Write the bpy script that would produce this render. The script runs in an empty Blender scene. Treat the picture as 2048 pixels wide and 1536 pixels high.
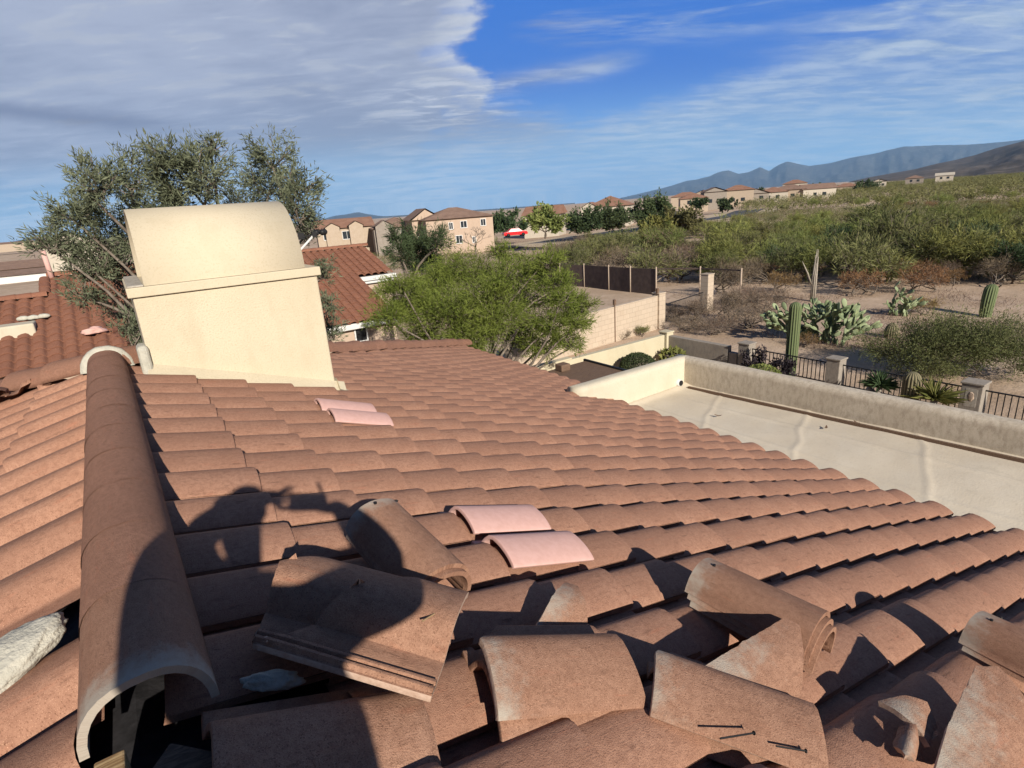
import bpy, bmesh, math, random
import numpy as np
from mathutils import Vector, Matrix, noise
SC = bpy.context.scene
COL = SC.collection
R = math.radians
# ------------------------------------------------------------------ camera
CAM = np.array([-0.633, -4.078, 1.150])
RW = np.array([[0.82036, -0.22471, 0.52584], [-0.56779, -0.21082, 0.79572], [-0.06794, -0.95135, -0.30054]])
FPX = 1137.0
cd = bpy.data.cameras.new('camera'); cam = bpy.data.objects.new('camera', cd); COL.objects.link(cam)
cd.sensor_width = 36.0; cd.lens = FPX / 2048 * 36.0; cd.clip_start = 0.02; cd.clip_end = 80000.0
mw = Matrix.Identity(4)
for i in range(3):
    mw[i][0], mw[i][1], mw[i][2], mw[i][3] = RW[i, 0], -RW[i, 1], -RW[i, 2], CAM[i]
cam.matrix_world = mw
SC.camera = cam
SC.view_settings.view_transform = 'Standard'; SC.view_settings.look = 'None'
SC.view_settings.exposure = 0.70; SC.view_settings.gamma = 1.0
SC.cycles.max_bounces = 6; SC.cycles.transparent_max_bounces = 6; SC.cycles.volume_bounces = 0
# ------------------------------------------------------------------ sun and sky
SUN_DIR = Vector((0.1673, 0.8854, -0.4337)).normalized()     # the way the light travels
sd = bpy.data.lights.new('sun', 'SUN'); so = bpy.data.objects.new('sun', sd); COL.objects.link(so)
sd.energy = 5.0; sd.angle = R(0.53); sd.color = (1.0, 0.93, 0.83)
so.rotation_euler = SUN_DIR.to_track_quat('-Z', 'Y').to_euler()
W = bpy.data.worlds.new('World'); SC.world = W; W.use_nodes = True
def world_sky():
    t = W.node_tree; n = t.nodes; L = t.links
    def N(kind, **kw):
        k = n.new(kind)
        for a, b in kw.items(): setattr(k, a, b)
        return k
    def M(op, a, b=None, c=None, clamp=False):
        k = n.new('ShaderNodeMath'); k.operation = op; k.use_clamp = clamp
        for i, v in enumerate((a, b, c)):
            if v is None: continue
            if isinstance(v, (int, float)): k.inputs[i].default_value = v
            else: L.new(v, k.inputs[i])
        return k.outputs[0]
    def ramp(x, a, b):                                       # smooth 0..1 between a and b
        k = n.new('ShaderNodeMapRange'); k.interpolation_type = 'SMOOTHSTEP'
        L.new(x, k.inputs[0]); k.inputs[1].default_value = a; k.inputs[2].default_value = b
        return k.outputs[0]
    def mixc(f, a, b):
        k = n.new('ShaderNodeMix'); k.data_type = 'RGBA'
        for s, v in ((k.inputs[0], f), (k.inputs[6], a), (k.inputs[7], b)):
            if isinstance(v, tuple): s.default_value = (*v, 1)
            elif isinstance(v, (int, float)): s.default_value = v
            else: L.new(v, s)
        return k.outputs[2]
    bg = n['Background']; bg.inputs[1].default_value = 0.061
    sky = N('ShaderNodeTexSky', sky_type='NISHITA', sun_disc=False, sun_elevation=R(25.7), sun_rotation=R(190.7),
            altitude=700, air_density=1.0, dust_density=0.6, ozone_density=2.0)
    tc = N('ShaderNodeTexCoord'); sx = N('ShaderNodeSeparateXYZ'); L.new(tc.outputs['Generated'], sx.inputs[0])
    X, Y, Z = sx.outputs
    # compass axes of the sky: north-east ahead (F) and across (A); a cloud deck is flat, so it is mapped by dividing by the height
    F = M('ADD', M('MULTIPLY', X, .5514), M('MULTIPLY', Y, .8342))
    A = M('SUBTRACT', M('MULTIPLY', X, .8342), M('MULTIPLY', Y, .5514))
    Zp = M('MAXIMUM', Z, 0.012)
    Fp = M('MAXIMUM', F, 0.05)
    a = M('DIVIDE', A, Fp); b = M('DIVIDE', Zp, Fp)           # bearing and height angle (tangents)
    s = M('DIVIDE', A, M('ADD', Zp, .11)); q = M('DIVIDE', F, M('ADD', Zp, .11))
    cv = N('ShaderNodeCombineXYZ'); L.new(s, cv.inputs[0]); L.new(q, cv.inputs[1])
    av = N('ShaderNodeCombineXYZ'); L.new(a, av.inputs[0]); L.new(b, av.inputs[1])
    def noi(vec, scale, detail=6, rough=.55, sx_=1, sy_=1, rot=0, off=(0, 0, 0), dist=0):
        mp = n.new('ShaderNodeMapping'); L.new(vec.outputs[0], mp.inputs[0])
        mp.inputs['Location'].default_value = off; mp.inputs['Rotation'].default_value = (0, 0, rot); mp.inputs['Scale'].default_value = (sx_, sy_, 1)
        k = n.new('ShaderNodeTexNoise'); L.new(mp.outputs[0], k.inputs[0])
        k.inputs['Scale'].default_value = scale; k.inputs['Detail'].default_value = detail; k.inputs['Roughness'].default_value = rough
        k.inputs['Distortion'].default_value = dist
        return k.outputs[0]
    big = noi(cv, .50, 5, .55, 1, .8, R(20))
    fine = noi(cv, 1.0, 9, .62, 2.2, 4.0, R(8), (3, 1, 0), .35)          # banks
    rip = noi(cv, 1.0, 6, .58, 3.6, 8, R(10), (7, 2, 0), .6)            # ripples
    wisp = noi(cv, 1.0, 9, .64, 1.1, 3.0, R(24), (1, 4, 0), .5)
    e = noi(av, 9, 9, .62, 1, 1.5)
    frt = M('ADD', M('MULTIPLY', M('SUBTRACT', e, .5), .15), M('MULTIPLY', M('SUBTRACT', fine, .5), .10))
    def bell(x, c, w): return M('EXPONENT', M('MULTIPLY', M('POWER', M('DIVIDE', M('SUBTRACT', x, c), w), 2), -1))
    # western deck: its torn edge lies near bearing zero
    edge = M('SUBTRACT', M('ADD', M('MULTIPLY', M('SUBTRACT', b, .235), .55), -.025), a)
    edge = M('ADD', edge, M('MULTIPLY', ramp(b, .235, .18), .075))
    edge = M('ADD', edge, M('MULTIPLY', frt, .75))
    deckL = ramp(edge, -.006, .030)
    # the deck closes under the blue gap and climbs again to the right
    lowline = M('ADD', M('ADD', .118, M('MULTIPLY', M('MAXIMUM', M('SUBTRACT', a, .20), 0), .26)), M('MULTIPLY', M('MAXIMUM', M('SUBTRACT', .16, a), 0), .24))
    low = M('SUBTRACT', M('ADD', lowline, M('MULTIPLY', frt, .45)), b)
    deckB = ramp(low, -.022, .030)
    deck = M('MAXIMUM', deckL, M('MULTIPLY', deckB, M('SUBTRACT', .92, M('MULTIPLY', ramp(a, .1, .7), .22))))
    # blue windows low on the left
    win = M('MULTIPLY', bell(M('ADD', a, M('MULTIPLY', frt, 1.2)), -.72, .17), bell(M('ADD', b, M('MULTIPLY', frt, .25)), .148, .020))
    deck = M('MULTIPLY', deck, M('SUBTRACT', 1, M('MULTIPLY', ramp(win, .2, .7), .85)))
    # tongue and wisps in the gap
    tb = M('SUBTRACT', b, M('ADD', .178, M('MULTIPLY', a, .12)))
    tongue = M('MULTIPLY', bell(M('ADD', tb, M('MULTIPLY', frt, .16)), 0, .013), M('MULTIPLY', ramp(a, -.02, .02), ramp(a, .27, .17)))
    topw = M('MULTIPLY', ramp(wisp, .47, .66), ramp(b, .20, .26))
    topw = M('MULTIPLY', topw, M('MULTIPLY', ramp(a, .02, .10), ramp(a, .62, .42)))
    streak = M('MULTIPLY', ramp(wisp, .36, .60), ramp(M('ADD', a, M('MULTIPLY', frt, .8)), .36, .66))
    right = M('MAXIMUM', M('MAXIMUM', M('MULTIPLY', tongue, .72), M('MULTIPLY', topw, .62)), M('MULTIPLY', streak, .95))
    tex = M('ADD', M('MULTIPLY', fine, .5), M('MULTIPLY', rip, .5))
    thin = ramp(tex, .36, .60)
    mask = M('MULTIPLY', M('MAXIMUM', deck, right), M('ADD', .62, M('MULTIPLY', thin, .38)), clamp=True)
    mask = M('MAXIMUM', mask, M('MULTIPLY', M('MULTIPLY', deckL, ramp(edge, .02, .09)), .93))
    # light: grey violet where thick, paler in the ripples, white along the torn edge
    ccol = mixc(ramp(M('ADD', M('MULTIPLY', big, .62), M('MULTIPLY', tex, .38)), .40, .60), (3.1, 3.45, 4.6), (4.7, 5.1, 6.3))
    ccol = mixc(M('MULTIPLY', ramp(rip, .54, .72), .22), ccol, (6.4, 6.8, 7.7))
    dkb = M('MULTIPLY', bell(M('ADD', M('ADD', b, M('MULTIPLY', a, .16)), M('MULTIPLY', frt, .12)), .072, .014), ramp(a, -.42, -.60))
    ccol = mixc(M('MULTIPLY', dkb, .8), ccol, (1.9, 2.05, 3.0))
    bright = M('MULTIPLY', M('MULTIPLY', ramp(edge, .10, .012), deckL), ramp(M('ADD', b, M('MULTIPLY', fine, .1)), .18, .25))
    patch = M('MULTIPLY', M('MULTIPLY', bell(a, .0, .16), bell(b, .165, .030)), ramp(rip, .46, .62))
    ccol = mixc(M('MAXIMUM', M('MULTIPLY', bright, .60), M('MULTIPLY', patch, .75)), ccol, (8.4, 8.7, 9.2))
    ccol = mixc(M('MULTIPLY', ramp(a, .02, .30), .75), ccol, mixc(ramp(tex, .38, .62), (3.6, 5.0, 7.0), (6.0, 7.2, 8.6)))
    ccol = mixc(M('MULTIPLY', ramp(b, .135, .045), .86), ccol, mixc(ramp(M('ADD', M('MULTIPLY', fine, .6), M('MULTIPLY', big, .4)), .40, .60), (3.4, 6.0, 8.8), (6.0, 7.9, 9.9)))
    skyc = mixc(.88, sky.outputs[0], (0.05, 1.60, 7.2))
    skyc = mixc(M('MULTIPLY', ramp(b, .20, .02), .75), skyc, (3.4, 7.4, 11.0))
    out = mixc(mask, skyc, ccol)
    # sky out of view behind and overhead, darkened so that shadows stay deep
    out = mixc(M('MULTIPLY', ramp(F, .02, .40), ramp(Z, .80, .45)), (.22, .60, 1.8), out)
    L.new(out, bg.inputs[0])
world_sky()
# ------------------------------------------------------------------ helpers
def ray(px, py):
    return RW @ np.array([(px - 1024) / FPX, (py - 768) / FPX, 1.0])
def at_y(px, py, y): d = ray(px, py); return CAM + d * ((y - CAM[1]) / d[1])
def at_x(px, py, x): d = ray(px, py); return CAM + d * ((x - CAM[0]) / d[0])
def at_z(px, py, z): d = ray(px, py); return CAM + d * ((z - CAM[2]) / d[2])
def at_d(px, py, dist): d = ray(px, py); return CAM + d * (dist / math.hypot(d[0], d[1]))
GZ = -4.7
def smooth(a, b, x):
    t = min(1, max(0, (x - a) / (b - a))); return t * t * (3 - 2 * t)
def ground_z(x, y):
    dx, dy = x - CAM[0], y - CAM[1]
    r = math.hypot(dx, dy)
    az = math.degrees(math.atan2(dx, dy))                    # clockwise from +Y
    left = 1 - smooth(34, 62, az) if az > -90 else 1 - smooth(90, 150, -az)
    z = GZ
    if r > 22:
        z += left * (-2.2 * (1 - math.exp(-(r - 22) / 110)) - .0062 * (r - 22))
        z += (1 - left) * (-.0012 * (r - 22))
    if r > 30: z += 0.25 * min(1, (r - 30) / 60) * noise.noise((x * .03, y * .03, 3.1))
    return z
def on_ground(px, py):
    d = ray(px, py); z = GZ
    for _ in range(30):
        P = CAM + d * ((z - CAM[2]) / d[2]); z = ground_z(P[0], P[1])
    return P
def tag(o, label=None, cat=None, group=None, kind=None):
    if label: o['label'] = label
    if cat: o['category'] = cat
    if group: o['group'] = group
    if kind: o['kind'] = kind
    return o
def empty(name, loc=(0, 0, 0), label=None, cat=None, group=None, rot=(0, 0, 0)):
    o = bpy.data.objects.new(name, None); COL.objects.link(o); o.location = loc; o.rotation_euler = rot
    o.empty_display_size = .2
    return tag(o, label, cat, group)
def copy_tree(o, parent=None):
    c = o.copy(); COL.objects.link(c)
    if parent: c.parent = parent
    for ch in list(o.children): copy_tree(ch, c)
    return c
def mk(name, V, F, mat, parent=None, loc=None, smooth_=False, attrs=None):
    me = bpy.data.meshes.new(name)
    V = np.asarray(V, np.float32).reshape(-1, 3)
    if isinstance(F, np.ndarray):
        k = F.shape[1]
        me.vertices.add(len(V)); me.vertices.foreach_set('co', V.ravel())
        me.loops.add(F.size); me.loops.foreach_set('vertex_index', F.astype(np.int32).ravel())
        me.polygons.add(len(F)); me.polygons.foreach_set('loop_start', np.arange(0, F.size, k, dtype=np.int32))
        me.update(calc_edges=True)
    else:
        me.from_pydata([tuple(v) for v in V.tolist()], [], [tuple(f) for f in F])
    if smooth_: me.polygons.foreach_set('use_smooth', [True] * len(me.polygons))
    for a, (ty, dat) in (attrs or {}).items():
        at = me.attributes.new(a, ty, 'POINT')
        at.data.foreach_set('value' if ty == 'FLOAT' else 'vector', np.asarray(dat, np.float32).ravel())
    for m in (mat if isinstance(mat, list) else [mat]): me.materials.append(m)
    me.update()
    o = bpy.data.objects.new(name, me); COL.objects.link(o)
    if parent: o.parent = parent
    if loc is not None: o.location = loc
    return o
def bevel(o, w=.01, seg=2):
    m = o.modifiers.new('bevel', 'BEVEL'); m.width = w; m.segments = seg; m.limit_method = 'ANGLE'; m.angle_limit = R(40)
    return o
class MB:
    def __init__(self): self.V = []; self.F = []
    def add(self, V, F):
        n = len(self.V); self.V += [tuple(map(float, v)) for v in V]; self.F += [tuple(i + n for i in f) for f in F]; return self
    def box(self, x0, x1, y0, y1, z0, z1, rot=0, piv=None):
        P = [(x, y, z) for z in (z0, z1) for y in (y0, y1) for x in (x0, x1)]
        if rot:
            px_, py_ = piv or ((x0 + x1) / 2, (y0 + y1) / 2); c, s = math.cos(rot), math.sin(rot)
            P = [(px_ + (x - px_) * c - (y - py_) * s, py_ + (x - px_) * s + (y - py_) * c, z) for x, y, z in P]
        return self.add(P, [(0, 2, 3, 1), (4, 5, 7, 6), (0, 1, 5, 4), (2, 6, 7, 3), (0, 4, 6, 2), (1, 3, 7, 5)])
    def beam(self, a, b, w, h, up=(0, 0, 1)):                  # box along a segment
        a, b = Vector(a), Vector(b); d = (b - a).normalized(); s = d.cross(Vector(up)).normalized(); u = s.cross(d)
        P = [p + s * (sx * w / 2) + u * (su * h / 2) for p in (a, b) for sx, su in ((-1, -1), (1, -1), (1, 1), (-1, 1))]
        return self.add(P, [(0, 1, 2, 3), (4, 7, 6, 5), (0, 4, 5, 1), (1, 5, 6, 2), (2, 6, 7, 3), (3, 7, 4, 0)])
    def tube(self, pts, rad, n=6, cap=True):
        pts = [Vector(p) for p in pts]
        rad = rad if isinstance(rad, (list, tuple)) else [rad] * len(pts)
        V = []; F = []; u = None
        for i, p in enumerate(pts):
            d = (pts[min(i + 1, len(pts) - 1)] - pts[max(i - 1, 0)])
            d = d.normalized() if d.length > 1e-9 else Vector((0, 0, 1))
            if u is None: u = d.orthogonal().normalized()
            u = (u - d * u.dot(d)).normalized(); v = d.cross(u)
            V += [p + (u * math.cos(2 * math.pi * k / n) + v * math.sin(2 * math.pi * k / n)) * rad[i] for k in range(n)]
        for i in range(len(pts) - 1):
            for k in range(n):
                F.append((i * n + k, i * n + (k + 1) % n, (i + 1) * n + (k + 1) % n, (i + 1) * n + k))
        if cap: F.append(tuple(range(n))[::-1]); F.append(tuple(range(len(V) - n, len(V))))
        return self.add(V, F)
    def lathe(self, prof, n=24, c=(0, 0, 0), mod=None):        # prof: (r, z)
        V = []; F = []
        for r, z in prof:
            for k in range(n):
                th = 2 * math.pi * k / n; rr = r * (mod(th) if mod else 1)
                V.append((c[0] + rr * math.cos(th), c[1] + rr * math.sin(th), c[2] + z))
        for i in range(len(prof) - 1):
            for k in range(n): F.append((i * n + k, i * n + (k + 1) % n, (i + 1) * n + (k + 1) % n, (i + 1) * n + k))
        F.append(tuple(range(n))[::-1]); F.append(tuple(range(len(V) - n, len(V))))
        return self.add(V, F)
    def build(self, name, mat, parent=None, smooth_=False, loc=None):
        return mk(name, self.V, self.F, mat, parent, loc, smooth_)
# ------------------------------------------------------------------ materials
def mat(name, rough=.9, spec=.25):
    m = bpy.data.materials.new(name); m.use_nodes = True
    b = m.node_tree.nodes['Principled BSDF']; b.inputs['Roughness'].default_value = rough
    b.inputs['Specular IOR Level'].default_value = spec
    return m, m.node_tree.nodes, m.node_tree.links, b
class NT:                                                     # small node helper
    def __init__(s, m): s.n = m.node_tree.nodes; s.l = m.node_tree.links
    def coord(s, kind='Object', scale=(1, 1, 1), loc=(0, 0, 0), attr=None):
        if attr: c = s.n.new('ShaderNodeAttribute'); c.attribute_name = attr; o = c.outputs['Vector']
        else: o = s.n.new('ShaderNodeTexCoord').outputs[kind]
        mp = s.n.new('ShaderNodeMapping'); mp.inputs['Scale'].default_value = scale; mp.inputs['Location'].default_value = loc
        s.l.new(o, mp.inputs[0]); return mp.outputs[0]
    def noise(s, v, scale, detail=4, rough=.55, dist=0):
        k = s.n.new('ShaderNodeTexNoise'); s.l.new(v, k.inputs[0])
        k.inputs['Scale'].default_value = scale; k.inputs['Detail'].default_value = detail
        k.inputs['Roughness'].default_value = rough; k.inputs['Distortion'].default_value = dist
        return k.outputs[0]
    def ramp(s, x, a, b, lo=0., hi=1.):
        k = s.n.new('ShaderNodeMapRange'); k.interpolation_type = 'SMOOTHSTEP'; s.l.new(x, k.inputs[0])
        k.inputs[1].default_value = a; k.inputs[2].default_value = b; k.inputs[3].default_value = lo; k.inputs[4].default_value = hi
        return k.outputs[0]
    def mix(s, f, a, b, mode='MIX'):
        k = s.n.new('ShaderNodeMix'); k.data_type = 'RGBA'; k.blend_type = mode
        for q, v in ((k.inputs[0], f), (k.inputs[6], a), (k.inputs[7], b)):
            if isinstance(v, tuple): q.default_value = (*v, 1)
            elif isinstance(v, (int, float)): q.default_value = v
            else: s.l.new(v, q)
        return k.outputs[2]
    def math(s, op, a, b=None):
        k = s.n.new('ShaderNodeMath'); k.operation = op
        for i, v in enumerate((a, b)):
            if v is None: continue
            if isinstance(v, (int, float)): k.inputs[i].default_value = v
            else: s.l.new(v, k.inputs[i])
        return k.outputs[0]
    def attr(s, name):
        k = s.n.new('ShaderNodeAttribute'); k.attribute_name = name; return k.outputs['Fac']
    def bump(s, h, b, strength=.3, dist=.01):
        k = s.n.new('ShaderNodeBump'); k.inputs['Strength'].default_value = strength; k.inputs['Distance'].default_value = dist
        s.l.new(h, k.inputs['Height']); s.l.new(k.outputs[0], b.inputs['Normal'])
def kk(c): return tuple(x * .82 for x in c) if c else c       # one scale for all base colours, set against the exposure
def tile_material(name, c0, c1, head=None, streak=.75):
    c0, c1, head = kk(c0), kk(c1), kk(head)
    m, n, l, b = mat(name, .92, .15); t = NT(m)
    v = t.coord(attr='tuv')
    va = t.coord(attr='tuv', scale=(3.6, 17, 1))
    blot = t.noise(v, 9, 5, .6)
    grit = t.noise(v, 260, 3, .7)
    grit2 = t.noise(v, 620, 2, .6)
    st = t.noise(va, 3.2, 5, .65)
    c = t.mix(t.ramp(blot, .3, .7), c0, c1)
    mott = t.noise(v, 55, 4, .65)
    c = t.mix(t.math('MULTIPLY', t.ramp(t.attr('tone'), 0, 1), .45), c, (c0[0] * .70, c0[1] * .70, c0[2] * .74))
    c = t.mix(t.ramp(mott, .38, .66, 0, .5), c, (c0[0] * .66, c0[1] * .62, c0[2] * .62))
    c = t.mix(t.math('MULTIPLY', t.ramp(st, .56, .72), streak), c, (c0[0] * .42, c0[1] * .40, c0[2] * .42))
    st2 = t.noise(t.coord(attr='tuv', scale=(2.2, 14, 1), loc=(5, 3, 0)), 3.0, 4, .6)
    c = t.mix(t.math('MULTIPLY', t.ramp(st2, .58, .75), .35), c, (c1[0] * 1.05, c1[1] * .72, c1[2] * .62))
    c = t.mix(t.ramp(grit, .54, .66), c, (c0[0] * .52, c0[1] * .48, c0[2] * .46))
    c = t.mix(t.ramp(grit2, .60, .70), c, (min(1, c1[0] * 1.5), c1[1] * 1.6, c1[2] * 1.6))
    if head:
        hd = t.attr('head')
        k = t.ramp(t.math('ADD', hd, t.math('MULTIPLY', t.math('SUBTRACT', t.noise(v, 16, 6, .7), .5), 1.6)), .25, 1.05)
        c = t.mix(k, c, head)
    l.new(c, b.inputs['Base Color'])
    t.bump(t.math('ADD', grit, t.math('ADD', t.math('MULTIPLY', st, .25), t.math('MULTIPLY', mott, .5))), b, .6, .005)
    return m
def plain(name, c0, c1, scale=8, rough=.9, bump=.3, bscale=60, bdist=.01, detail=5, coord='Object'):
    c0, c1 = kk(c0), kk(c1)
    m, n, l, b = mat(name, rough); t = NT(m); v = t.coord(coord)
    x = t.noise(v, scale, detail, .6)
    l.new(t.mix(t.ramp(x, .3, .7), c0, c1), b.inputs['Base Color'])
    if bump: t.bump(t.noise(v, bscale, 4, .6), b, bump, bdist)
    return m
M = {}
M['tile'] = tile_material('concrete_tile', (.395, .208, .135), (.465, .255, .168))
M['loose'] = tile_material('loose_tile', (.35, .188, .120), (.42, .237, .156), head=(.43, .37, .30), streak=.5)
M['cap'] = tile_material('cap_tile', (.325, .172, .113), (.38, .20, .133), streak=.4)
M['pink'] = plain('pink_tile', (.64, .385, .325), (.70, .43, .37), 30, .9, .3, 240, .002)
M['nbtile'] = tile_material('neighbour_tile', (0.281, 0.125, 0.078), (0.328, 0.156, 0.098), streak=.25)
M['underlay'] = plain('felt_underlay', (.012, .011, .012), (.03, .028, .03), 20, .95)
M['mortar'] = plain('mortar', (0.375, 0.330, 0.270), (0.495, 0.450, 0.375), 25, .95, .6, 90, .006)
M['foam'] = plain('pale_mortar', (0.450, 0.427, 0.352), (0.555, 0.525, 0.435), 18, .95, .8, 110, .008)
def stucco(name, c0, c1, dirty=None, bump=.006):
    c0, c1, dirty = kk(c0), kk(c1), kk(dirty)
    m, n, l, b = mat(name, .93, .15); t = NT(m); v = t.coord('Object')
    x = t.noise(v, 2.2, 5, .6); c = t.mix(t.ramp(x, .3, .7), c0, c1)
    c = t.mix(t.math('MULTIPLY', t.ramp(t.noise(t.coord('Object', scale=(1, 1, .4)), 3.5, 6, .7), .48, .72), .35), c, (c0[0] * .80, c0[1] * .77, c0[2] * .72))
    g = t.noise(v, 75, 3, .65)
    c = t.mix(t.ramp(g, .52, .66), c, (c0[0] * .93, c0[1] * .92, c0[2] * .90))
    if dirty:
        d = t.noise(t.coord('Object', scale=(1, 1, .5)), 16, 8, .75)
        c = t.mix(t.ramp(d, .40, .68, 0, .85), c, dirty)
    l.new(c, b.inputs['Base Color']); t.bump(g, b, .5, bump)
    return m
M['cream'] = stucco('cream_stucco', (.59, .51, .365), (.64, .56, .405), bump=.009)
M['creamsmooth'] = stucco('cream_metal', (.60, .515, .37), (.63, .545, .395), bump=.0012)
M['parapet'] = stucco('parapet_stucco', (0.577, 0.515, 0.390), (0.624, 0.562, 0.437))
M['parapet_worn'] = stucco('parapet_worn', (.60, .515, .395), (.66, .575, .45), dirty=(.42, .345, .26))
M['rawclay'] = plain('raw_clay', (.46, .31, .225), (.58, .42, .32), 60, .95, .5, 220, .003)
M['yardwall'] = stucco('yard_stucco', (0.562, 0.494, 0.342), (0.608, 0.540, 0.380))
M['greyshade'] = stucco('grey_shade_stucco', (0.320, 0.280, 0.232), (0.376, 0.328, 0.272), dirty=(0.240, 0.208, 0.176))  # greyer yard stucco: weak light on faces turned from the sun, put into the colour
M['pinkwall'] = stucco('pink_stucco', (0.475, 0.360, 0.274), (0.518, 0.396, 0.302))
M['white'] = plain('white_paint', (0.663, 0.654, 0.620), (0.714, 0.697, 0.663), 6, .7, .1)
M['coating'] = None
M['black'] = plain('black_metal', (.012, .012, .013), (.02, .02, .02), 8, .55, 0)
M['dark'] = plain('dark_opening', (.01, .01, .011), (.018, .018, .02), 8, .6, 0)
M['glass'] = plain('dark_glass', (.02, .025, .03), (.04, .05, .06), 3, .12, 0)
def wood_mat(name, c0, c1):
    c0, c1 = kk(c0), kk(c1)
    m, n, l, b = mat(name, .8); t = NT(m)
    x = t.noise(t.coord('Object', scale=(2, 34, 34)), 5, 5, .6, 1.0)
    l.new(t.mix(t.ramp(x, .38, .62), c0, c1), b.inputs['Base Color']); t.bump(x, b, .5, .003)
    return m
M['wood'] = wood_mat('raw_lumber', (0.240, 0.136, 0.056), (0.464, 0.320, 0.160))
M['oldwood'] = wood_mat('old_lumber', (.12, .075, .05), (.22, .14, .09))
def coating():
    m, n, l, b = mat('roof_coating', .8, .25); t = NT(m); v = t.coord('Object')
    x = t.noise(v, 1.6, 6, .65); c = t.mix(t.ramp(x, .35, .68), (.55, .47, .355), (.59, .515, .40))
    d = t.noise(v, 5, 6, .7); c = t.mix(t.math('MULTIPLY', t.ramp(d, .55, .72), .35), c, (.43, .37, .28))
    g2 = t.noise(v, 28, 5, .7); c = t.mix(t.math('MULTIPLY', t.ramp(g2, .52, .70), .30), c, (.42, .36, .265))
    l.new(c, b.inputs['Base Color'])
    t.bump(t.math('ADD', t.noise(v, 60, 4, .6), t.math('MULTIPLY', d, 1.0)), b, .25, .012)
    return m
M['coating'] = coating()
def leafmat(name, c0, c1, trans=.25):
    c0, c1 = kk(c0), kk(c1)
    m, n, l, b = mat(name, .75, .2); t = NT(m)
    c = t.mix(t.attr('tone'), c0, c1)
    oi = n.new('ShaderNodeObjectInfo')
    hs = n.new('ShaderNodeHueSaturation'); l.new(c, hs.inputs['Color'])
    l.new(t.ramp(oi.outputs['Random'], 0, 1, .85, 1.2), hs.inputs['Value'])
    l.new(t.ramp(t.math('FRACT', t.math('MULTIPLY', oi.outputs['Random'], 7.31)), 0, 1, .475, .515), hs.inputs['Hue'])
    l.new(hs.outputs[0], b.inputs['Base Color'])
    tr = n.new('ShaderNodeBsdfTranslucent'); l.new(hs.outputs[0], tr.inputs[0])
    mx = n.new('ShaderNodeMixShader'); mx.inputs[0].default_value = trans
    l.new(b.outputs[0], mx.inputs[1]); l.new(tr.outputs[0], mx.inputs[2]); l.new(mx.outputs[0], n['Material Output'].inputs[0])
    return m
M['lf_sumac'] = leafmat('grey_green_leaf', (.095, .11, .06), (.20, .22, .135))
M['lf_palo'] = leafmat('bright_green_leaf', (.12, .19, .03), (.22, .30, .06))
M['lf_mesq'] = leafmat('olive_leaf', (.12, .13, .045), (.21, .21, .085))
M['lf_green'] = leafmat('scrub_green_leaf', (.14, .17, .045), (.27, .28, .085))
M['lf_dark'] = leafmat('dark_green_leaf', (.045, .07, .03), (.09, .13, .055))
M['lf_dry'] = leafmat('dry_twig', (.15, .105, .07), (.24, .18, .12), .1)
M['lf_rust'] = leafmat('rust_scrub', (.17, .10, .04), (.26, .17, .07), .1)
M['lf_straw'] = leafmat('straw_grass', (.42, .32, .15), (.55, .44, .24), .2)
M['bark'] = plain('bark', (.13, .10, .075), (.24, .20, .16), 14, .95, .6, 40)
M['palebark'] = plain('pale_bark', (.30, .26, .21), (.42, .37, .30), 14, .95, .4, 40)
M['greenbark'] = plain('green_bark', (.17, .19, .06), (.25, .25, .11), 14, .9, .3, 40)
# ------------------------------------------------------------------ the tiled roof
TL, TE, TW, TH = .42, .3464, .298, .080        # tile length, exposure, row width, hump height
PITCH = math.atan(1 / 3); CP, SP = math.cos(PITCH), math.sin(PITCH)
RX = -0.82                                      # ridge line
TC, LIP = .132, .030                            # where the crest sits, height of the overhanging near lip
def prof(u):                                    # flat pan, barrel, lip that laps over the pan of the next row
    u = np.asarray(u, float)
    t = np.clip((TC - u) / .078, 0, 1); rise = TH * np.clip(1 - t ** 2.1, 0, 1) ** .82
    t2 = np.clip((u - TC) / (TW - TC), 0, 1)
    fall = LIP + (TH - LIP) * (.7 * np.clip(1 - t2 ** 2.2, 0, 1) ** .8 + .3 * (1 - t2 ** 1.6))
    return np.where(u < TC, rise, fall)
US = np.array([-.03, .0, .030, .052, .057, .066, .080, .103, .132, .165, .195, .220, .240, .258, .274, .286, .293, .298])
rng = np.random.default_rng(7)
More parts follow.
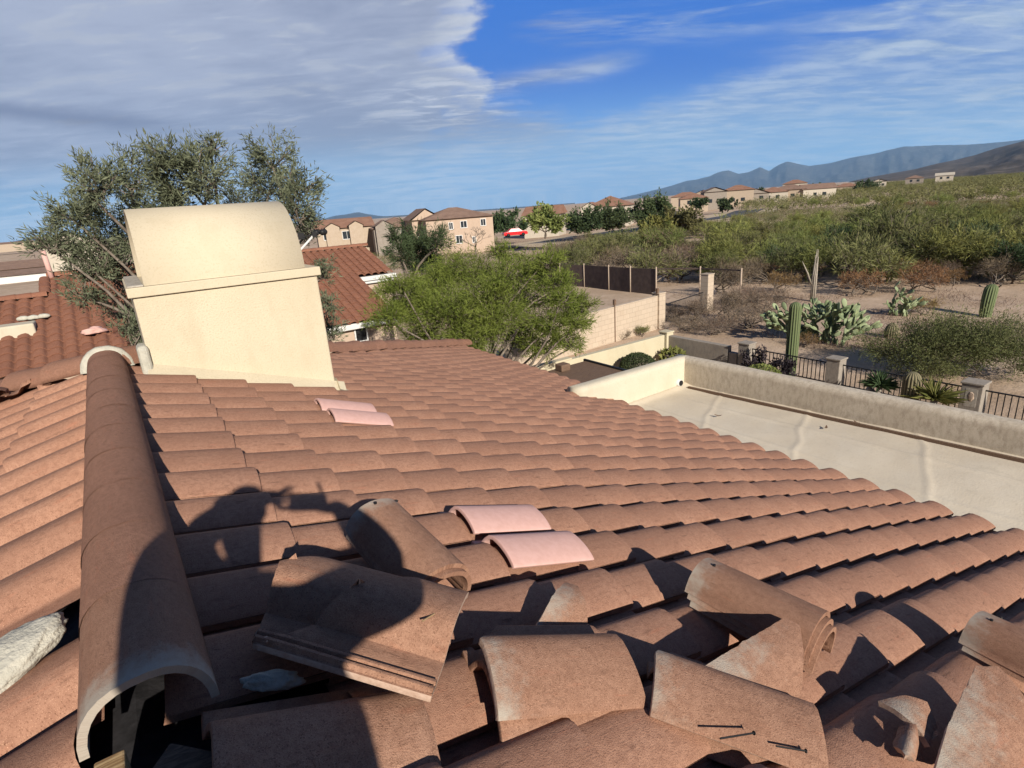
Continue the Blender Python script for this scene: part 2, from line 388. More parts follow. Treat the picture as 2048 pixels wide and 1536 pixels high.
def tile_field(name, material, O, ef, er, en, tiles, flip=1, parent=None, clip=None, us=US, lift=.033, thick=.020, jit=1.0, scale=1.0):
    """tiles: list of (i, r) - lower end at i*TE, crest of the hump at r. One mesh: the field of a slope."""
    O, ef, er, en = (np.array(v, float) for v in (O, ef, er, en))
    nu = len(us); z0 = prof(us) * scale
    AV, AF, AU, AT = [], [], [], []; base = 0
    for i, r in tiles:
        fl = i * TE * scale; fu = fl - TL * scale
        jr, jn, jy = rng.normal(0, .0022) * jit, abs(rng.normal(0, .002)) * jit, rng.normal(0, .006) * jit
        tone = rng.random() ** 1.4; s1, s2 = rng.random(2) * 40
        rows = []
        for f, dz in ((fu, 0.0), (fl - .012, lift), (fl, lift - .002)):
            rr = r + flip * (TC - us) * scale + jr + jy * (f - fl)
            nn = -TH * scale - lift * scale + z0 + dz * scale + jn
            rows.append((np.full(nu, f) + jr * 1.5, rr, nn))
        low = (rows[2][0] - .001, rows[2][1], rows[2][2] - thick * scale)
        edge = [(np.array([q[0][-1], q[0][-1]]), np.array([q[1][-1], q[1][-1] + flip * .002]), np.array([q[2][-1], q[2][-1] - thick * scale])) for q in (rows[0], rows[2])]
        sets = rows + [rows[2], low] + edge
        f_ = np.concatenate([q[0] for q in sets]); r_ = np.concatenate([q[1] for q in sets]); n_ = np.concatenate([q[2] for q in sets])
        if clip is not None:
            g = clip(r_); bad = f_ < g
            if bad.mean() > .86: continue
            f_ = np.where(bad, g, f_)
        P = O + f_[:, None] * ef + r_[:, None] * er + n_[:, None] * en
        b = base; F = []
        for k in (0, 1):
            for j in range(nu - 1):
                q = (b + k * nu + j, b + k * nu + j + 1, b + (k + 1) * nu + j + 1, b + (k + 1) * nu + j); F.append(q if flip > 0 else q[::-1])
        for j in range(nu - 1):
            q = (b + 3 * nu + j, b + 3 * nu + j + 1, b + 4 * nu + j + 1, b + 4 * nu + j); F.append(q if flip > 0 else q[::-1])
        e = b + 5 * nu; F.append((e, e + 1, e + 3, e + 2))
        AV.append(P); AF += F; base += len(P)
        uu = np.concatenate([us, us, us, us, us + .03, us[:2], us[:2]])
        AU.append(np.c_[f_ - fl + s1, uu + s2, np.full(len(P), 0)]); AT.append(np.full(len(P), tone))
    V = np.concatenate(AV); F = np.array(AF, np.int32)
    return mk(name, V, F, material, parent, smooth_=True, attrs={'tuv': ('FLOAT_VECTOR', np.concatenate(AU)), 'tone': ('FLOAT', np.concatenate(AT))})
house = empty('tiled_house', (RX, -1, GZ), 'house under our feet with terracotta tile roof, cream chimney and flat white side roof', 'house')
def hp(o):                                       # a part of the house, keeps its place
    o.parent = house; o.matrix_parent_inverse = Matrix.Translation(-house.location); return o
HIPY = 1.0
XE1, XE2 = 15, 17                                # last course above the flat roof / at the outer eave
def clipR(r): return np.where(r > HIPY, (RX + (r - HIPY)) / CP + .06, -9)
right = []
for k in range(-26, 18):
    r = -.298 * k
    for i in range(-1, XE2 + 1):
        if r < 1.95 and i > XE1: continue
        if (k, i) in ((10, -1),): continue
        right.append((i, r))
roof_r = hp(tile_field('roof_slope', M['tile'], (0, 0, 0), (CP, 0, -SP), (0, 1, 0), (SP, 0, CP), right, 1, clip=clipR))
left_skip = {(-1, 8), (0, 8)}
left = [(i, -.298 * k + .11) for k in range(-24, 20) for i in range(-1, 15) if (i, k) not in left_skip]
def clipL(r): return np.where(r > HIPY, (RX + (r - HIPY)) / CP + .06, -9)
roof_l = hp(tile_field('roof_slope', M['tile'], (2 * RX, 0, 0), (-CP, 0, -SP), (0, 1, 0), (-SP, 0, CP), left, -1, clip=clipL))
zr = -RX / 3                                     # crest plane height at the ridge
far = [(i, RX + .298 * k) for k in range(-18, 19) for i in range(0, 17)]
def clipF(r): return np.abs(r - RX) / CP + .05
hp(tile_field('roof_slope', M['tile'], (RX, HIPY, zr), (0, CP, -SP), (1, 0, 0), (0, SP, CP), far, -1, clip=clipF, us=US[::2]))
# roof deck under the tiles (felt): three planes a hand below the crests
mb = MB()
D = .155
def dk(x, y): return (x, y, -abs(x - RX) / 3 + zr - D) if y <= HIPY else None
mb.add([(RX, -9, zr - D), (RX, HIPY, zr - D), (4.90, HIPY + 5.72, zr - D - 5.72 / 3), (4.90, -9, zr - D - 5.72 / 3)], [(0, 3, 2, 1)])
mb.add([(4.902, 1.95, zr - D - 5.722 / 3), (4.902, HIPY + 5.722, zr - D - 5.722 / 3), (5.55, HIPY + 6.37, zr - D - 6.37 / 3), (5.55, 1.95, zr - D - 6.37 / 3)], [(0, 3, 2, 1)])
mb.add([(RX, -9, zr - D), (RX, HIPY, zr - D), (RX - 5, HIPY + 5, zr - D - 5 / 3), (RX - 5, -9, zr - D - 5 / 3)], [(0, 1, 2, 3)])
mb.add([(RX, HIPY, zr - D), (5.55, HIPY + 6.37, zr - D - 6.37 / 3), (RX - 6.37, HIPY + 6.37, zr - D - 6.37 / 3)], [(0, 1, 2)])
hp(mb.build('roof_deck', M['underlay']))
# house walls below the eaves
mb = MB(); mb.box(RX - 4.6, 4.78, -8.5, HIPY + 5.2, GZ - .3, -1.98); mb.box(4.78, 5.35, 2.1, HIPY + 5.2, GZ - .3, -2.25)
hp(mb.build('wall', M['cream']))
def cap_tile(name, p0, p1, w0, w1, h, up, material, label=None, n=15, head=0, taper=.10, rim=True):
    """half-barrel cap from its near (wide) end p0 to its far end p1"""
    p0, p1, up = Vector(p0), Vector(p1), Vector(up).normalized(); d = (p1 - p0); Ln = d.length; d.normalize(); s = d.cross(up).normalized(); up = s.cross(d)
    V = []; U = []; tone = rng.random(); s1, s2 = rng.random(2) * 30; Hd = []
    nl = 8
    for shell in (0, 1):
        for a in range(nl + 1):
            t = a / nl; w = w0 + (w1 - w0) * t - shell * .016; hh = h * (1 - taper * t) - shell * .016
            for k in range(n + 1):
                th = math.pi * k / n
                jn = 0.0016 * noise.noise((t * 6 + s1, k * .4, s2))
                x = -w * math.copysign(abs(math.cos(th)) ** .86, math.cos(th)); z = hh * math.sin(th) ** .92 + jn
                V.append(p0 + d * (t * Ln) + s * x + up * z); U.append((t * Ln + s1, k / n * .42 + s2, 0)); Hd.append(0 if not head else abs(head) * max(0, 1 - (1 - t if head > 0 else t) * Ln / .13))
    F = []; m = n + 1; off = (nl + 1) * m
    for a in range(nl):
        for k in range(n):
            q = (a * m + k, a * m + k + 1, (a + 1) * m + k + 1, (a + 1) * m + k)
            F.append(q[::-1]); F.append(tuple(i + off for i in q))
    # end rings (own vertices, so that the rims stay crisp)
    for a in ((0, nl) if rim else (nl,)):
        b0 = len(V)
        for k in range(n + 1):
            V.append(V[a * m + k]); U.append(U[a * m + k]); Hd.append(Hd[a * m + k]); V.append(V[off + a * m + k]); U.append(U[off + a * m + k]); Hd.append(Hd[a * m + k])
        for k in range(n):
            q = (b0 + 2 * k, b0 + 2 * k + 1, b0 + 2 * k + 3, b0 + 2 * k + 2); F.append(q if a == 0 else q[::-1])
    for k in (0, n):
        for a in range(nl): F.append((a * m + k, (a + 1) * m + k, off + (a + 1) * m + k, off + a * m + k))
    o = mk(name, V, np.array(F, np.int32), material, smooth_=True, attrs={'tuv': ('FLOAT_VECTOR', U), 'tone': ('FLOAT', [tone] * len(V)), 'head': ('FLOAT', Hd)})
    if label: o['label'] = label
    return o
# ridge: caps laid from the near end (y = -2.93) back to the hips; the ridge wanders a little to the left as it goes
def rx(y): return -.775 - .018 * (y + 2.93)
y = -2.93; k = 0
while y < HIPY - .1:
    y1 = min(y + .40, HIPY)
    hp(cap_tile('ridge_tile', (rx(y) + rng.normal(0, .0015), y, .2208), (rx(y1), y1, .220), .1198, .119, .124, (0, 0, 1), M['cap'] if k else M['loose'], head=0 if k else -1, taper=.01, rim=not k, label='ridge tile with pale mortar on its open end' if not k else None))
    y += .365; k += 1
# hips, right and left
for sgn in (1, -1):
    nn = 26 if sgn > 0 else 16
    for k in range(nn):
        d0 = 6.78 - k * .27 if sgn > 0 else 4.4 - k * .27   # lower ends, stepping up to the ridge end
        if d0 < .12: break
        P = lambda q: (RX + sgn * q, HIPY + q, zr - q / 3 - .055)
        a = Vector(P(d0)) + Vector((0, 0, .02 + rng.normal(0, .006)))
        hp(cap_tile('hip_tile', a, P(max(d0 - .30, .0)), .15, .13, .135, (0, 0, 1), M['cap'], n=11))
# mortar ring closing the far end of the ridge, and the one left at its open near end
def lump_strip(name, c, r0, r1, depth, material, seed, sq=1.0, a0=0, a1=math.pi, n=26):
    V = []; F = []
    rad = [(r0, 0), (r1, .01), (r1 * 1.02, depth * .6), (r1 * .98, depth), (r0, depth)]
    for k in range(n + 1):
        th = a0 + (a1 - a0) * k / n
        for j, (r, dy) in enumerate(rad):
            e = 1 + .035 * noise.noise((k * .5, j * 1.7, seed)) if 0 < j < 4 else 1
            V.append((c[0] - r * e * math.cos(th), c[1] + dy, c[2] + r * e * sq * math.sin(th)))
    m = len(rad)
    for k in range(n):
        for j in range(m): F.append((k * m + j, k * m + (j + 1) % m, (k + 1) * m + (j + 1) % m, (k + 1) * m + j))
    F.append(tuple(range(m))); F.append(tuple(range(n * m, n * m + m))[::-1])
    return mk(name, V, F, material, smooth_=True)
hp(lump_strip('mortar_fill', (rx(.93) , .93, .20), .10, .166, .10, M['foam'], 3, 1.0))
# ------------------------------------------------------------------ chimney
ch = hp(bevel(MB().box(-.585, .728, .80, 1.90, -.75, .70).build('chimney', M['cream']), .012)); ch['label'] = 'square cream stucco chimney with a barrel-shaped metal cowl'
def subp(o, parent):                             # a sub-part that keeps its place
    bpy.context.view_layer.update(); o.parent = parent; o.matrix_parent_inverse = parent.matrix_world.inverted(); return o
subp(bevel(MB().box(-.612, .756, .774, 1.926, .70, .770).build('chimney_band', M['creamsmooth']), .006), ch)
def cowl():
    V = []; F = []; n = 40; cy, r = 1.352, .545; xs = (-.497, .643)
    for rr in (r, r - .022):
        for x in xs:
            for k in range(n + 1):
                th = math.pi * k / n; dent = .004 * noise.noise((x * 3, k * .25, 2))
                V.append((x + (.012 * math.sin(th) if x < 0 else 0), cy - (rr + dent) * math.cos(th), .772 + (rr + dent) * 1.0 * math.sin(th)))
    m = n + 1
    for k in range(n):
        F.append((k, k + 1, m + k + 1, m + k)); F.append((2 * m + k, 3 * m + k, 3 * m + k + 1, 2 * m + k + 1))
        F.append((k, 2 * m + k, 2 * m + k + 1, k + 1)); F.append((m + k, m + k + 1, 3 * m + k + 1, 3 * m + k))
    o = mk('chimney_cowl', V, F, M['creamsmooth'], smooth_=False)
    o.data.polygons.foreach_set('use_smooth', [f % 4 < 2 for f in range(len(o.data.polygons))])
    return o
cw = subp(cowl(), ch)
subp(MB().box(-.40, .55, 1.05, 1.65, .781, 1.15).build('flue_box', M['dark']), ch)
subp(bevel(MB().box(-.60, -.50, .778, 1.92, .771, .785).build('band_cap', M['mortar']), .004), ch)
fl = MB()
def slope(x, y, n=0): return (x + n * SP, y, -x / 3 + n * CP)
fl.add([slope(-.60, .80, .02), slope(-.60, .64, -.075), slope(.80, .64, -.075), slope(.80, .80, .02)], [(0, 1, 2, 3)])
fl.add([slope(.735, .80, .04), slope(.735, .66, -.03), slope(.86, .70, -.05), slope(.80, .98, -.03), slope(.735, 1.4, .03)], [(0, 1, 2, 3, 4)])
subp(fl.build('flashing', M['cream']), ch)
mbm = MB(); mbm.box(-.645, -.57, .74, .93, .10, .36); o = mbm.build('mortar_fill', M['foam']); bevel(o, .03, 3); subp(o, ch)
# ------------------------------------------------------------------ pink replacement tiles
def tile_mesh(name, material, f0=0.0, f1=TL, cuts=(), lock=True, ribs=2, nf=14, thick=.016, seed=0, parent=None, rough=.004, u1=.30, pale=1.):
    """one tile (local x along the flow from head to foot, y across, z up), optionally broken along cuts: (px,py,nx,ny) keeps the side away from n"""
    us = ([-.052, -.046, -.043, -.035, -.032, -.026, -.023, -.015, -.012, -.005] if lock else []) + list(US[1:])
    us = np.array(us); us = us[us <= u1]; z = prof(us)
    if lock: z = np.where(((us < -.033) & (us > -.045)) | ((us < -.013) & (us > -.025)), .012, z); z = np.where(us < 0, z - .003, z)
    fs = np.linspace(f0, f1, nf)
    V = [(f - TL / 2, -(u - TW / 2), zz) for f in fs for u, zz in zip(us, z)]
    nu = len(us)
    bm = bmesh.new(); vs = [bm.verts.new(v) for v in V]
    for a in range(nf - 1):
        for k in range(nu - 1): bm.faces.new((vs[a * nu + k], vs[(a + 1) * nu + k], vs[(a + 1) * nu + k + 1], vs[a * nu + k + 1]))
    bm.normal_update()
    for cx, cy, nx, ny in cuts:
        bmesh.ops.bisect_plane(bm, geom=bm.verts[:] + bm.edges[:] + bm.faces[:], plane_co=(cx, cy, 0), plane_no=Vector((nx, ny, 0)).normalized(), clear_outer=True)
    if cuts:
        bmesh.ops.subdivide_edges(bm, edges=[e for e in bm.edges if e.is_boundary and e.calc_length() > .012], cuts=2)
        for v in bm.verts:
            if v.is_boundary:
                on = [k_ for k_ in cuts if abs((v.co.x - k_[0]) * k_[2] + (v.co.y - k_[1]) * k_[3]) / math.hypot(k_[2], k_[3]) < 1e-4]
                if len(on) != 1 or len(v.link_edges) < 3: continue
                for cx, cy, nx, ny in on:
                    if abs((v.co.x - cx) * nx + (v.co.y - cy) * ny) / math.hypot(nx, ny) < 1e-4:
                        q = noise.noise((v.co.x * 38, v.co.y * 38, seed)) * rough * 1.3 + noise.noise((v.co.x * 130, v.co.y * 130, seed)) * rough * .6
                        v.co.x -= nx * abs(q); v.co.y -= ny * abs(q)
        bmesh.ops.triangulate(bm, faces=[f for f in bm.faces if len(f.verts) > 4])
    me = bpy.data.meshes.new(name); bm.to_mesh(me); bm.free()
    if me.polygons and sum(p.normal.z for p in me.polygons) < 0: me.flip_normals()
    me.polygons.foreach_set('use_smooth', [True] * len(me.polygons))
    co = np.zeros(len(me.vertices) * 3, np.float32); me.vertices.foreach_get('co', co); co = co.reshape(-1, 3)
    s1, s2 = rng.random(2) * 40
    a = me.attributes.new('tuv', 'FLOAT_VECTOR', 'POINT'); a.data.foreach_set('vector', (co + np.array([s1, s2, 0], np.float32)).ravel())
    a = me.attributes.new('tone', 'FLOAT', 'POINT'); a.data.foreach_set('value', np.full(len(co), rng.random() * .6, np.float32))
    a = me.attributes.new('head', 'FLOAT', 'POINT'); a.data.foreach_set('value', pale * np.clip(1 - (co[:, 0] + TL / 2) / .15, 0, 1).astype(np.float32))
    me.materials.append(material)
    if cuts: me.materials.append(M['rawclay'])
    o = bpy.data.objects.new(name, me); COL.objects.link(o)
    so_ = o.modifiers.new('solid', 'SOLIDIFY'); so_.thickness = thick; so_.offset = -1; so_.use_even_offset = False; so_.material_offset_rim = 1 if cuts else 0
    bv = o.modifiers.new('bevel', 'BEVEL'); bv.width = .0022; bv.segments = 2; bv.limit_method = 'ANGLE'; bv.angle_limit = R(50)
    es = o.modifiers.new('split', 'EDGE_SPLIT'); es.split_angle = R(55)
    return o
E_F, E_R, E_N = Vector((CP, 0, -SP)), Vector((0, 1, 0)), Vector((SP, 0, CP))
def on_roof(o, f, r, n, yaw=0, pitch=0, roll=0, scale=1):
    """centre of the tile at plane coordinates f (down the slope), r (away), n (above the crests); angles in degrees"""
    B = Matrix((E_F, E_R, E_N)).transposed().to_4x4()
    Q = Matrix.Rotation(R(yaw), 4, 'Z') @ Matrix.Rotation(R(pitch), 4, 'Y') @ Matrix.Rotation(R(roll), 4, 'X')
    o.matrix_world = Matrix.Translation(E_F * f + E_R * r + E_N * n) @ B @ Q @ Matrix.Scale(scale, 4)
    return o
for (i, k, lab, dn, df) in ((2, 7, 'pale pink replacement tile farther of the near pair', .012, .04), (2, 8, 'pale pink replacement tile nearer of the near pair', .010, .03),
                        (2, 0, 'pale pink replacement tile farther of the far pair', .004, .04), (2, 1, 'pale pink replacement tile nearer of the far pair', .004, .04)):
    o = tile_mesh('pink_tile', M['pink'], lock=False)
    r = -.298 * k + TC - TW / 2
    on_roof(o, i * TE - TL / 2 + df + .05, r, -TH + .014 + dn, 0, 1.5, 0)
    bpy.context.view_layer.update(); w_ = o.matrix_world.copy(); o.parent = roof_r; o.matrix_parent_inverse = roof_r.matrix_world.inverted(); o.matrix_world = w_
    o['label'] = lab
# ------------------------------------------------------------------ flat side roof and its parapets
def flat_z(x, y): return -1.835 + .038 * (1.66 - y) * smooth(4.9, 6.3, x)
V = []; F = []; nx, ny = 90, 330
for a in range(ny + 1):
    for b_ in range(nx + 1):
        x = 4.55 + (6.55 - 4.55) * b_ / nx; y = -9 + (1.72 + 9) * a / ny
        w = .012 * noise.noise((x * 1.1, y * .8, 1)) + .007 * noise.noise((x * 3.1, y * 2.6, 5))
        for yy in (.55, -.75, -2.1, -3.6): w += .008 * math.exp(-((y - yy - .45 * (x - 5.6) - .07 * noise.noise((x * 3, yy, 0))) / .028) ** 2)
        w += .011 * math.exp(-((x - 5.95 - .05 * noise.noise((y, 1, 2))) / .03) ** 2) * smooth(1.3, .8, y); w += .008 * math.exp(-((x - 5.35 - .08 * noise.noise((y * .7, 5, 2))) / .03) ** 2)
        w += .03 * math.exp(-((x - 6.5) / .10) ** 2) + .03 * math.exp(-((y - 1.66) / .09) ** 2)
        V.append((x, y, flat_z(x, y) + w))
for a in range(ny):
    for b_ in range(nx): i = a * (nx + 1) + b_; F.append((i, i + 1, i + nx + 2, i + nx + 1))
hp(mk('flat_roof', V, np.array(F, np.int32), M['coating'], smooth_=True))
def parapet(name, path, material, w=.24, r=.085):
    """wall with a rounded top swept along path of (x, y, ztop)"""
    sec = [(-w / 2, -3.0), (-w / 2, -r)] + [(-w / 2 + r - r * math.cos(t), -r + r * math.sin(t)) for t in np.linspace(.3, math.pi / 2, 5)] + \
          [(w / 2 - r + r * math.cos(t), -r + r * math.sin(t)) for t in np.linspace(math.pi / 2, .3, 5)] + [(w / 2, -r), (w / 2, -3.0)]
    pts = [Vector(p) for p in path]; V = []; F = []; m = len(sec)
    dense = []
    for a, b_ in zip(pts[:-1], pts[1:]):
        q = max(2, int((b_ - a).length / .16)); dense += [a.lerp(b_, t / q) for t in range(q)]
    dense.append(pts[-1])
    for i, p in enumerate(dense):
        d = (dense[min(i + 1, len(dense) - 1)] - dense[max(i - 1, 0)]); d.z = 0; d.normalize(); s = Vector((d.y, -d.x, 0))
        for x, z in sec: V.append(p + s * x + Vector((0, 0, z + .006 * noise.noise((p.x * 2, p.y * 2, x * 9)) * (z > -1))))
    for i in range(len(dense) - 1):
        for k in range(m - 1): F.append((i * m + k, (i + 1) * m + k, (i + 1) * m + k + 1, i * m + k + 1))
    F.append(tuple(range(m))); F.append(tuple(range((len(dense) - 1) * m, len(dense) * m))[::-1])
    return mk(name, V, F, material, smooth_=True)
pe = hp(parapet('parapet', [(4.25, 1.79, -1.352), (6.62, 1.79, -1.365)], M['parapet']))
pr = hp(parapet('parapet', [(6.62, 1.90, -1.375), (6.625, -1, -1.35), (6.63, -3, -1.312), (6.65, -9.2, -1.22)], M['parapet_worn'])); pr['label'] = 'long stained brown parapet with a pale rounded top'
mb = MB(); mb.tube([(6.36, 1.62, -1.75), (6.36, 1.80, -1.76)], .055, 16); o = mb.build('scupper', M['white'], smooth_=True); hp(o)
mb = MB(); mb.tube([(6.36, 1.612, -1.75), (6.36, 1.63, -1.75)], .045, 16); hp(mb.build('scupper_hole', M['dark']))
mb = MB(); mb.beam((6.40, 1.50, -1.812), (6.40, -9, -1.405), .035, .05); hp(mb.build('roof_joint', M['oldwood']))
# ------------------------------------------------------------------ loose and broken tiles on the roof
def roof_pt(px, py, n):
    Rm = np.array([E_F, E_R, E_N]); C = Rm @ CAM; d = Rm @ ray(px, py); s = (n - C[2]) / d[2]; P = C + s * d
    return P[0], P[1]
LG = 'loose tiles stacked and dropped on the roof'
def loose(label, px, py, n, yaw, pitch=0, roll=0, cuts=(), lock=True, name='roof_tile', group=LG, seed=1, head=True, **kw):
    f, r = roof_pt(px, py, n)
    o = tile_mesh(name, M['loose'], cuts=cuts, lock=lock, seed=seed, **kw)
    on_roof(o, f, r, n, yaw, pitch, roll)
    return tag(o, label, 'roof tile' if name == 'roof_tile' else 'tile shard', group)
def cap_stack(labels, f0, r0, f1, r1, n0, n1, w=.118, h=.120):
    """nested half-barrel caps lying on the roof: foot (f0, r0), head (f1, r1), heights above the crests"""
    for k, lab in enumerate(labels):
        P = lambda f, r, n: E_F * f + E_R * r + E_N * (n - .021 * k)
        q = .014 * k; d = Vector((f0 - f1, r0 - r1, 0)).normalized()
        o = cap_tile('ridge_tile', P(f0 + d.x * q + .004 * k, r0 + d.y * q, n0), P(f1 + d.x * q, r1 + d.y * q, n1), w, w * .92, h, E_N, M['loose'], head=.8, n=18)
        me = o.data; tag(o, lab, 'ridge tile', 'ridge caps taken off and nested in stacks')
        if k == 0:                                             # nail hole in the head
            for t in ((-.25,) if len(labels) != 2 else (-.35, .4)):
                e = (Vector((f1, r1, 0)) + d * .05); s = Vector((-d.y, d.x, 0)); e += s * w * math.sin(t); n_ = n1 + h * math.cos(t) * .94
                hb = MB(); c_ = E_F * e.x + E_R * e.y + E_N * n_; u_ = (E_N * math.cos(t) + (E_F * s.x + E_R * s.y) * math.sin(t)).normalized(); hb.tube([c_ - u_ * .004, c_ + u_ * .0025], .0055, 10)
                bpy.context.view_layer.update(); hh = hb.build('nail_hole', M['dark']); hh.parent = o; hh.matrix_parent_inverse = o.matrix_world.inverted()
cap_stack(('rounded ridge cap lying on top beside the shadow of the hands', 'ridge cap nested below the rounded one beside the shadow of the hands'), -.015, -2.64, -.095, -2.25, -.035, .045, .125, .125)
loose('large cracked roof tile lying half in the shadow of the arm', 668, 1208, .045, 141, -2, -6, cuts=[(.10, -.12, 1, -.62), (.17, -.02, 1, .25)], seed=2, pale=0)
loose('broken wedge of tile lying on the large cracked tile', 748, 1226, .092, 138, -2, -6, cuts=[(.02, -.02, .80, -.62)], seed=3, name='tile_shard', pale=.0)
loose('slipped tile lying in the shadow below the open ridge end', 640, 1500, -.055, -4, 2, 6, seed=16, lock=False, pale=0)
loose('sunlit whole tile in the middle foreground with chipped upper left corner', 1098, 1340, .012, -11, 3, 14, cuts=[(-.15, .10, -.8, .8)], seed=4, lock=False, pale=.7)
loose('tile whose edge shows as a strip below the sunlit middle tile', 1106, 1388, -.040, -11.5, 3, 12, seed=14, lock=False, pale=0)
cap_stack(('topmost of three nested ridge caps in the leaning stack with a pale head', 'middle one of three nested ridge caps in the leaning stack', 'lowest of three nested ridge caps in the leaning stack'), 1.0, -3.345, .93, -2.935, .030, .038)
loose('sunlit tile with two nails lying on it right of the middle tile', 1452, 1418, -.015, -47, 3, 10, cuts=[(-.17, .10, -.9, .5)], seed=8, lock=False, pale=.6)
loose('tile whose edge shows as a strip below the tile with two nails', 1452, 1456, -.065, -47, 3, 10, seed=15, lock=False, pale=0)
cap_stack(('pale headed ridge cap on top of the pair at the right margin', 'ridge cap under the pale headed one at the right margin'), 1.76, -3.96, 1.795, -3.555, .03, .035, .125, .125)
def shard(label, pts, inner, seed, thick=.015):
    """flat-lying or propped piece of broken tile: corners given as sight line and height above the crests, inner points shape its curve"""
    rgs = np.random.default_rng(seed); P = [rp(*q) for q in pts]; out = []
    for a_, b_ in zip(P, P[1:] + P[:1]):                       # rough broken edges
        m = max(2, int((b_ - a_).length / .012))
        for t in range(m): out.append(a_.lerp(b_, t / m))
    I = [rp(*q) for q in inner]; cen = sum(P, Vector()) / len(P); nrm = Vector((0, 0, 0))
    for a_, b_ in zip(P, P[1:] + P[:1]): nrm += (a_ - cen).cross(b_ - cen)
    nrm.normalize()
    if nrm.dot(Vector(CAM) - cen) < 0: nrm = -nrm
    bm = bmesh.new(); ring = [bm.verts.new(p + (p - cen).normalized() * (.005 * noise.noise((k * .33, seed, 0)) + .0015 * noise.noise((k * 1.1, seed, 5)))) for k, p in enumerate(out)]; n = len(ring); prev = ring
    L_ = max(((b_ - a_) for a_, b_ in zip(P, P[1:] + P[:1])), key=lambda v: v.length).normalized(); ac = nrm.cross(L_); apex = cen
    tm = max(abs((p - cen).dot(ac)) for p in P)
    def bend(q): return q + nrm * (.030 * (1 - min(1, ((q - cen).dot(ac) / tm) ** 2)))
    for v in ring: v.co = bend(v.co)
    for k in range(1, 9):
        s = 1 - k / 9; cur = []
        for p in out: cur.append(bm.verts.new(bend(apex.lerp(p, .97 if k == 1 else s))))
        for j in range(n): bm.faces.new((prev[j], prev[(j + 1) % n], cur[(j + 1) % n], cur[j]))
        prev = cur
    m = bm.verts.new(bend(apex))
    for j in range(n): bm.faces.new((prev[j], prev[(j + 1) % n], m))
    bm.normal_update(); me = bpy.data.meshes.new('tile_shard'); bm.to_mesh(me); bm.free()
    if sum((p.normal.dot(nrm) for p in me.polygons)) < 0: me.flip_normals()
    me.polygons.foreach_set('use_smooth', [True] * len(me.polygons))
    co = np.zeros(len(me.vertices) * 3, np.float32); me.vertices.foreach_get('co', co); co = co.reshape(-1, 3)
    for nm_, ty, dat in (('tuv', 'FLOAT_VECTOR', (co + np.float32(seed))), ('tone', 'FLOAT', np.full(len(co), .3, np.float32))):
        at = me.attributes.new(nm_, ty, 'POINT'); at.data.foreach_set('vector' if ty != 'FLOAT' else 'value', dat.ravel())
    mid = co.mean(0); h = (co[:, 2] - co[:, 2].min()) / max(1e-6, np.ptp(co[:, 2])); at = me.attributes.new('head', 'FLOAT', 'POINT'); at.data.foreach_set('value', np.clip((h - .25) * 1.1, 0, 1).astype(np.float32))
    me.materials.append(M['loose']); me.materials.append(M['rawclay']); o = bpy.data.objects.new('tile_shard', me); COL.objects.link(o)
    so_ = o.modifiers.new('solid', 'SOLIDIFY'); so_.thickness = thick; so_.offset = -1; so_.material_offset_rim = 1
    es = o.modifiers.new('split', 'EDGE_SPLIT'); es.split_angle = R(50)
    return tag(o, label, 'tile shard', LG)
def rp(px, py, n): f, r = roof_pt(px, py, n); return E_F * f + E_R * r + E_N * n
shard('small triangular tile shard standing behind the middle tile', [(1068, 1264, 0.000), (1098, 1205, 0.038), (1130, 1164, 0.065), (1152, 1178, 0.056), (1168, 1232, 0.021), (1172, 1256, 0.005)], [(1130, 1222, 0.027)], 5)
shard('pale pointed tile shard propped against the stack of three caps', [(1395, 1345, 0.039), (1480, 1292, 0.073), (1562, 1243, 0.104), (1590, 1262, 0.092), (1598, 1330, 0.048), (1600, 1412, -0.005), (1500, 1378, 0.017)], [(1535, 1325, 0.052)], 6)
shard('large pale shard with slanted edge in the lower right corner', [(1858, 1548, 0.001), (1888, 1455, 0.054), (1944, 1338, 0.121), (1985, 1342, 0.119), (2032, 1400, 0.086), (2080, 1480, 0.040), (2085, 1560, -0.006), (1960, 1580, -0.017)], [(1975, 1450, 0.057)], 10)
shard('small pale tile fragment with a dark notch left of the lower right shard', [(1756, 1402, 0.044), (1802, 1400, 0.045), (1842, 1418, 0.037), (1868, 1462, 0.017), (1852, 1500, 0.000), (1832, 1480, 0.009), (1798, 1446, 0.024)], [(1825, 1440, 0.027)], 11)
shard('curved sliver of tile below the small pale fragment', [(1796, 1456, 0.020), (1822, 1466, 0.017), (1838, 1500, 0.008), (1826, 1530, 0.000), (1800, 1528, 0.001), (1784, 1495, 0.009)], [(1812, 1495, 0.009)], 13)
def lump(name, c, rad, seed, material, rot=(0, 0, 0), rough=.25, sub=4, flat=.0):
    bm = bmesh.new(); bmesh.ops.create_icosphere(bm, subdivisions=sub, radius=1)
    for v in bm.verts:
        p = v.co.copy(); q = 1 + rough * noise.noise(p * 1.6 + Vector((seed, 0, 0))) + rough * .5 * noise.noise(p * 4 + Vector((0, seed, 0))) + rough * .22 * noise.noise(p * 11 + Vector((0, seed, 3)))
        v.co = Vector((p.x * q * rad[0], p.y * q * rad[1], max(p.z * q, -.5 + flat) * rad[2]))
    me = bpy.data.meshes.new(name); bm.to_mesh(me); bm.free(); me.materials.append(material)
    me.polygons.foreach_set('use_smooth', [True] * len(me.polygons))
    o = bpy.data.objects.new(name, me); COL.objects.link(o); o.location = c; o.rotation_euler = rot
    return o
def left_pt(px, py, n):
    e = np.array([-SP, 0, CP]); o0 = np.array([RX, 0, -RX / 3]); d = ray(px, py); s = (n - (CAM - o0) @ e) / (d @ e); return CAM + s * d
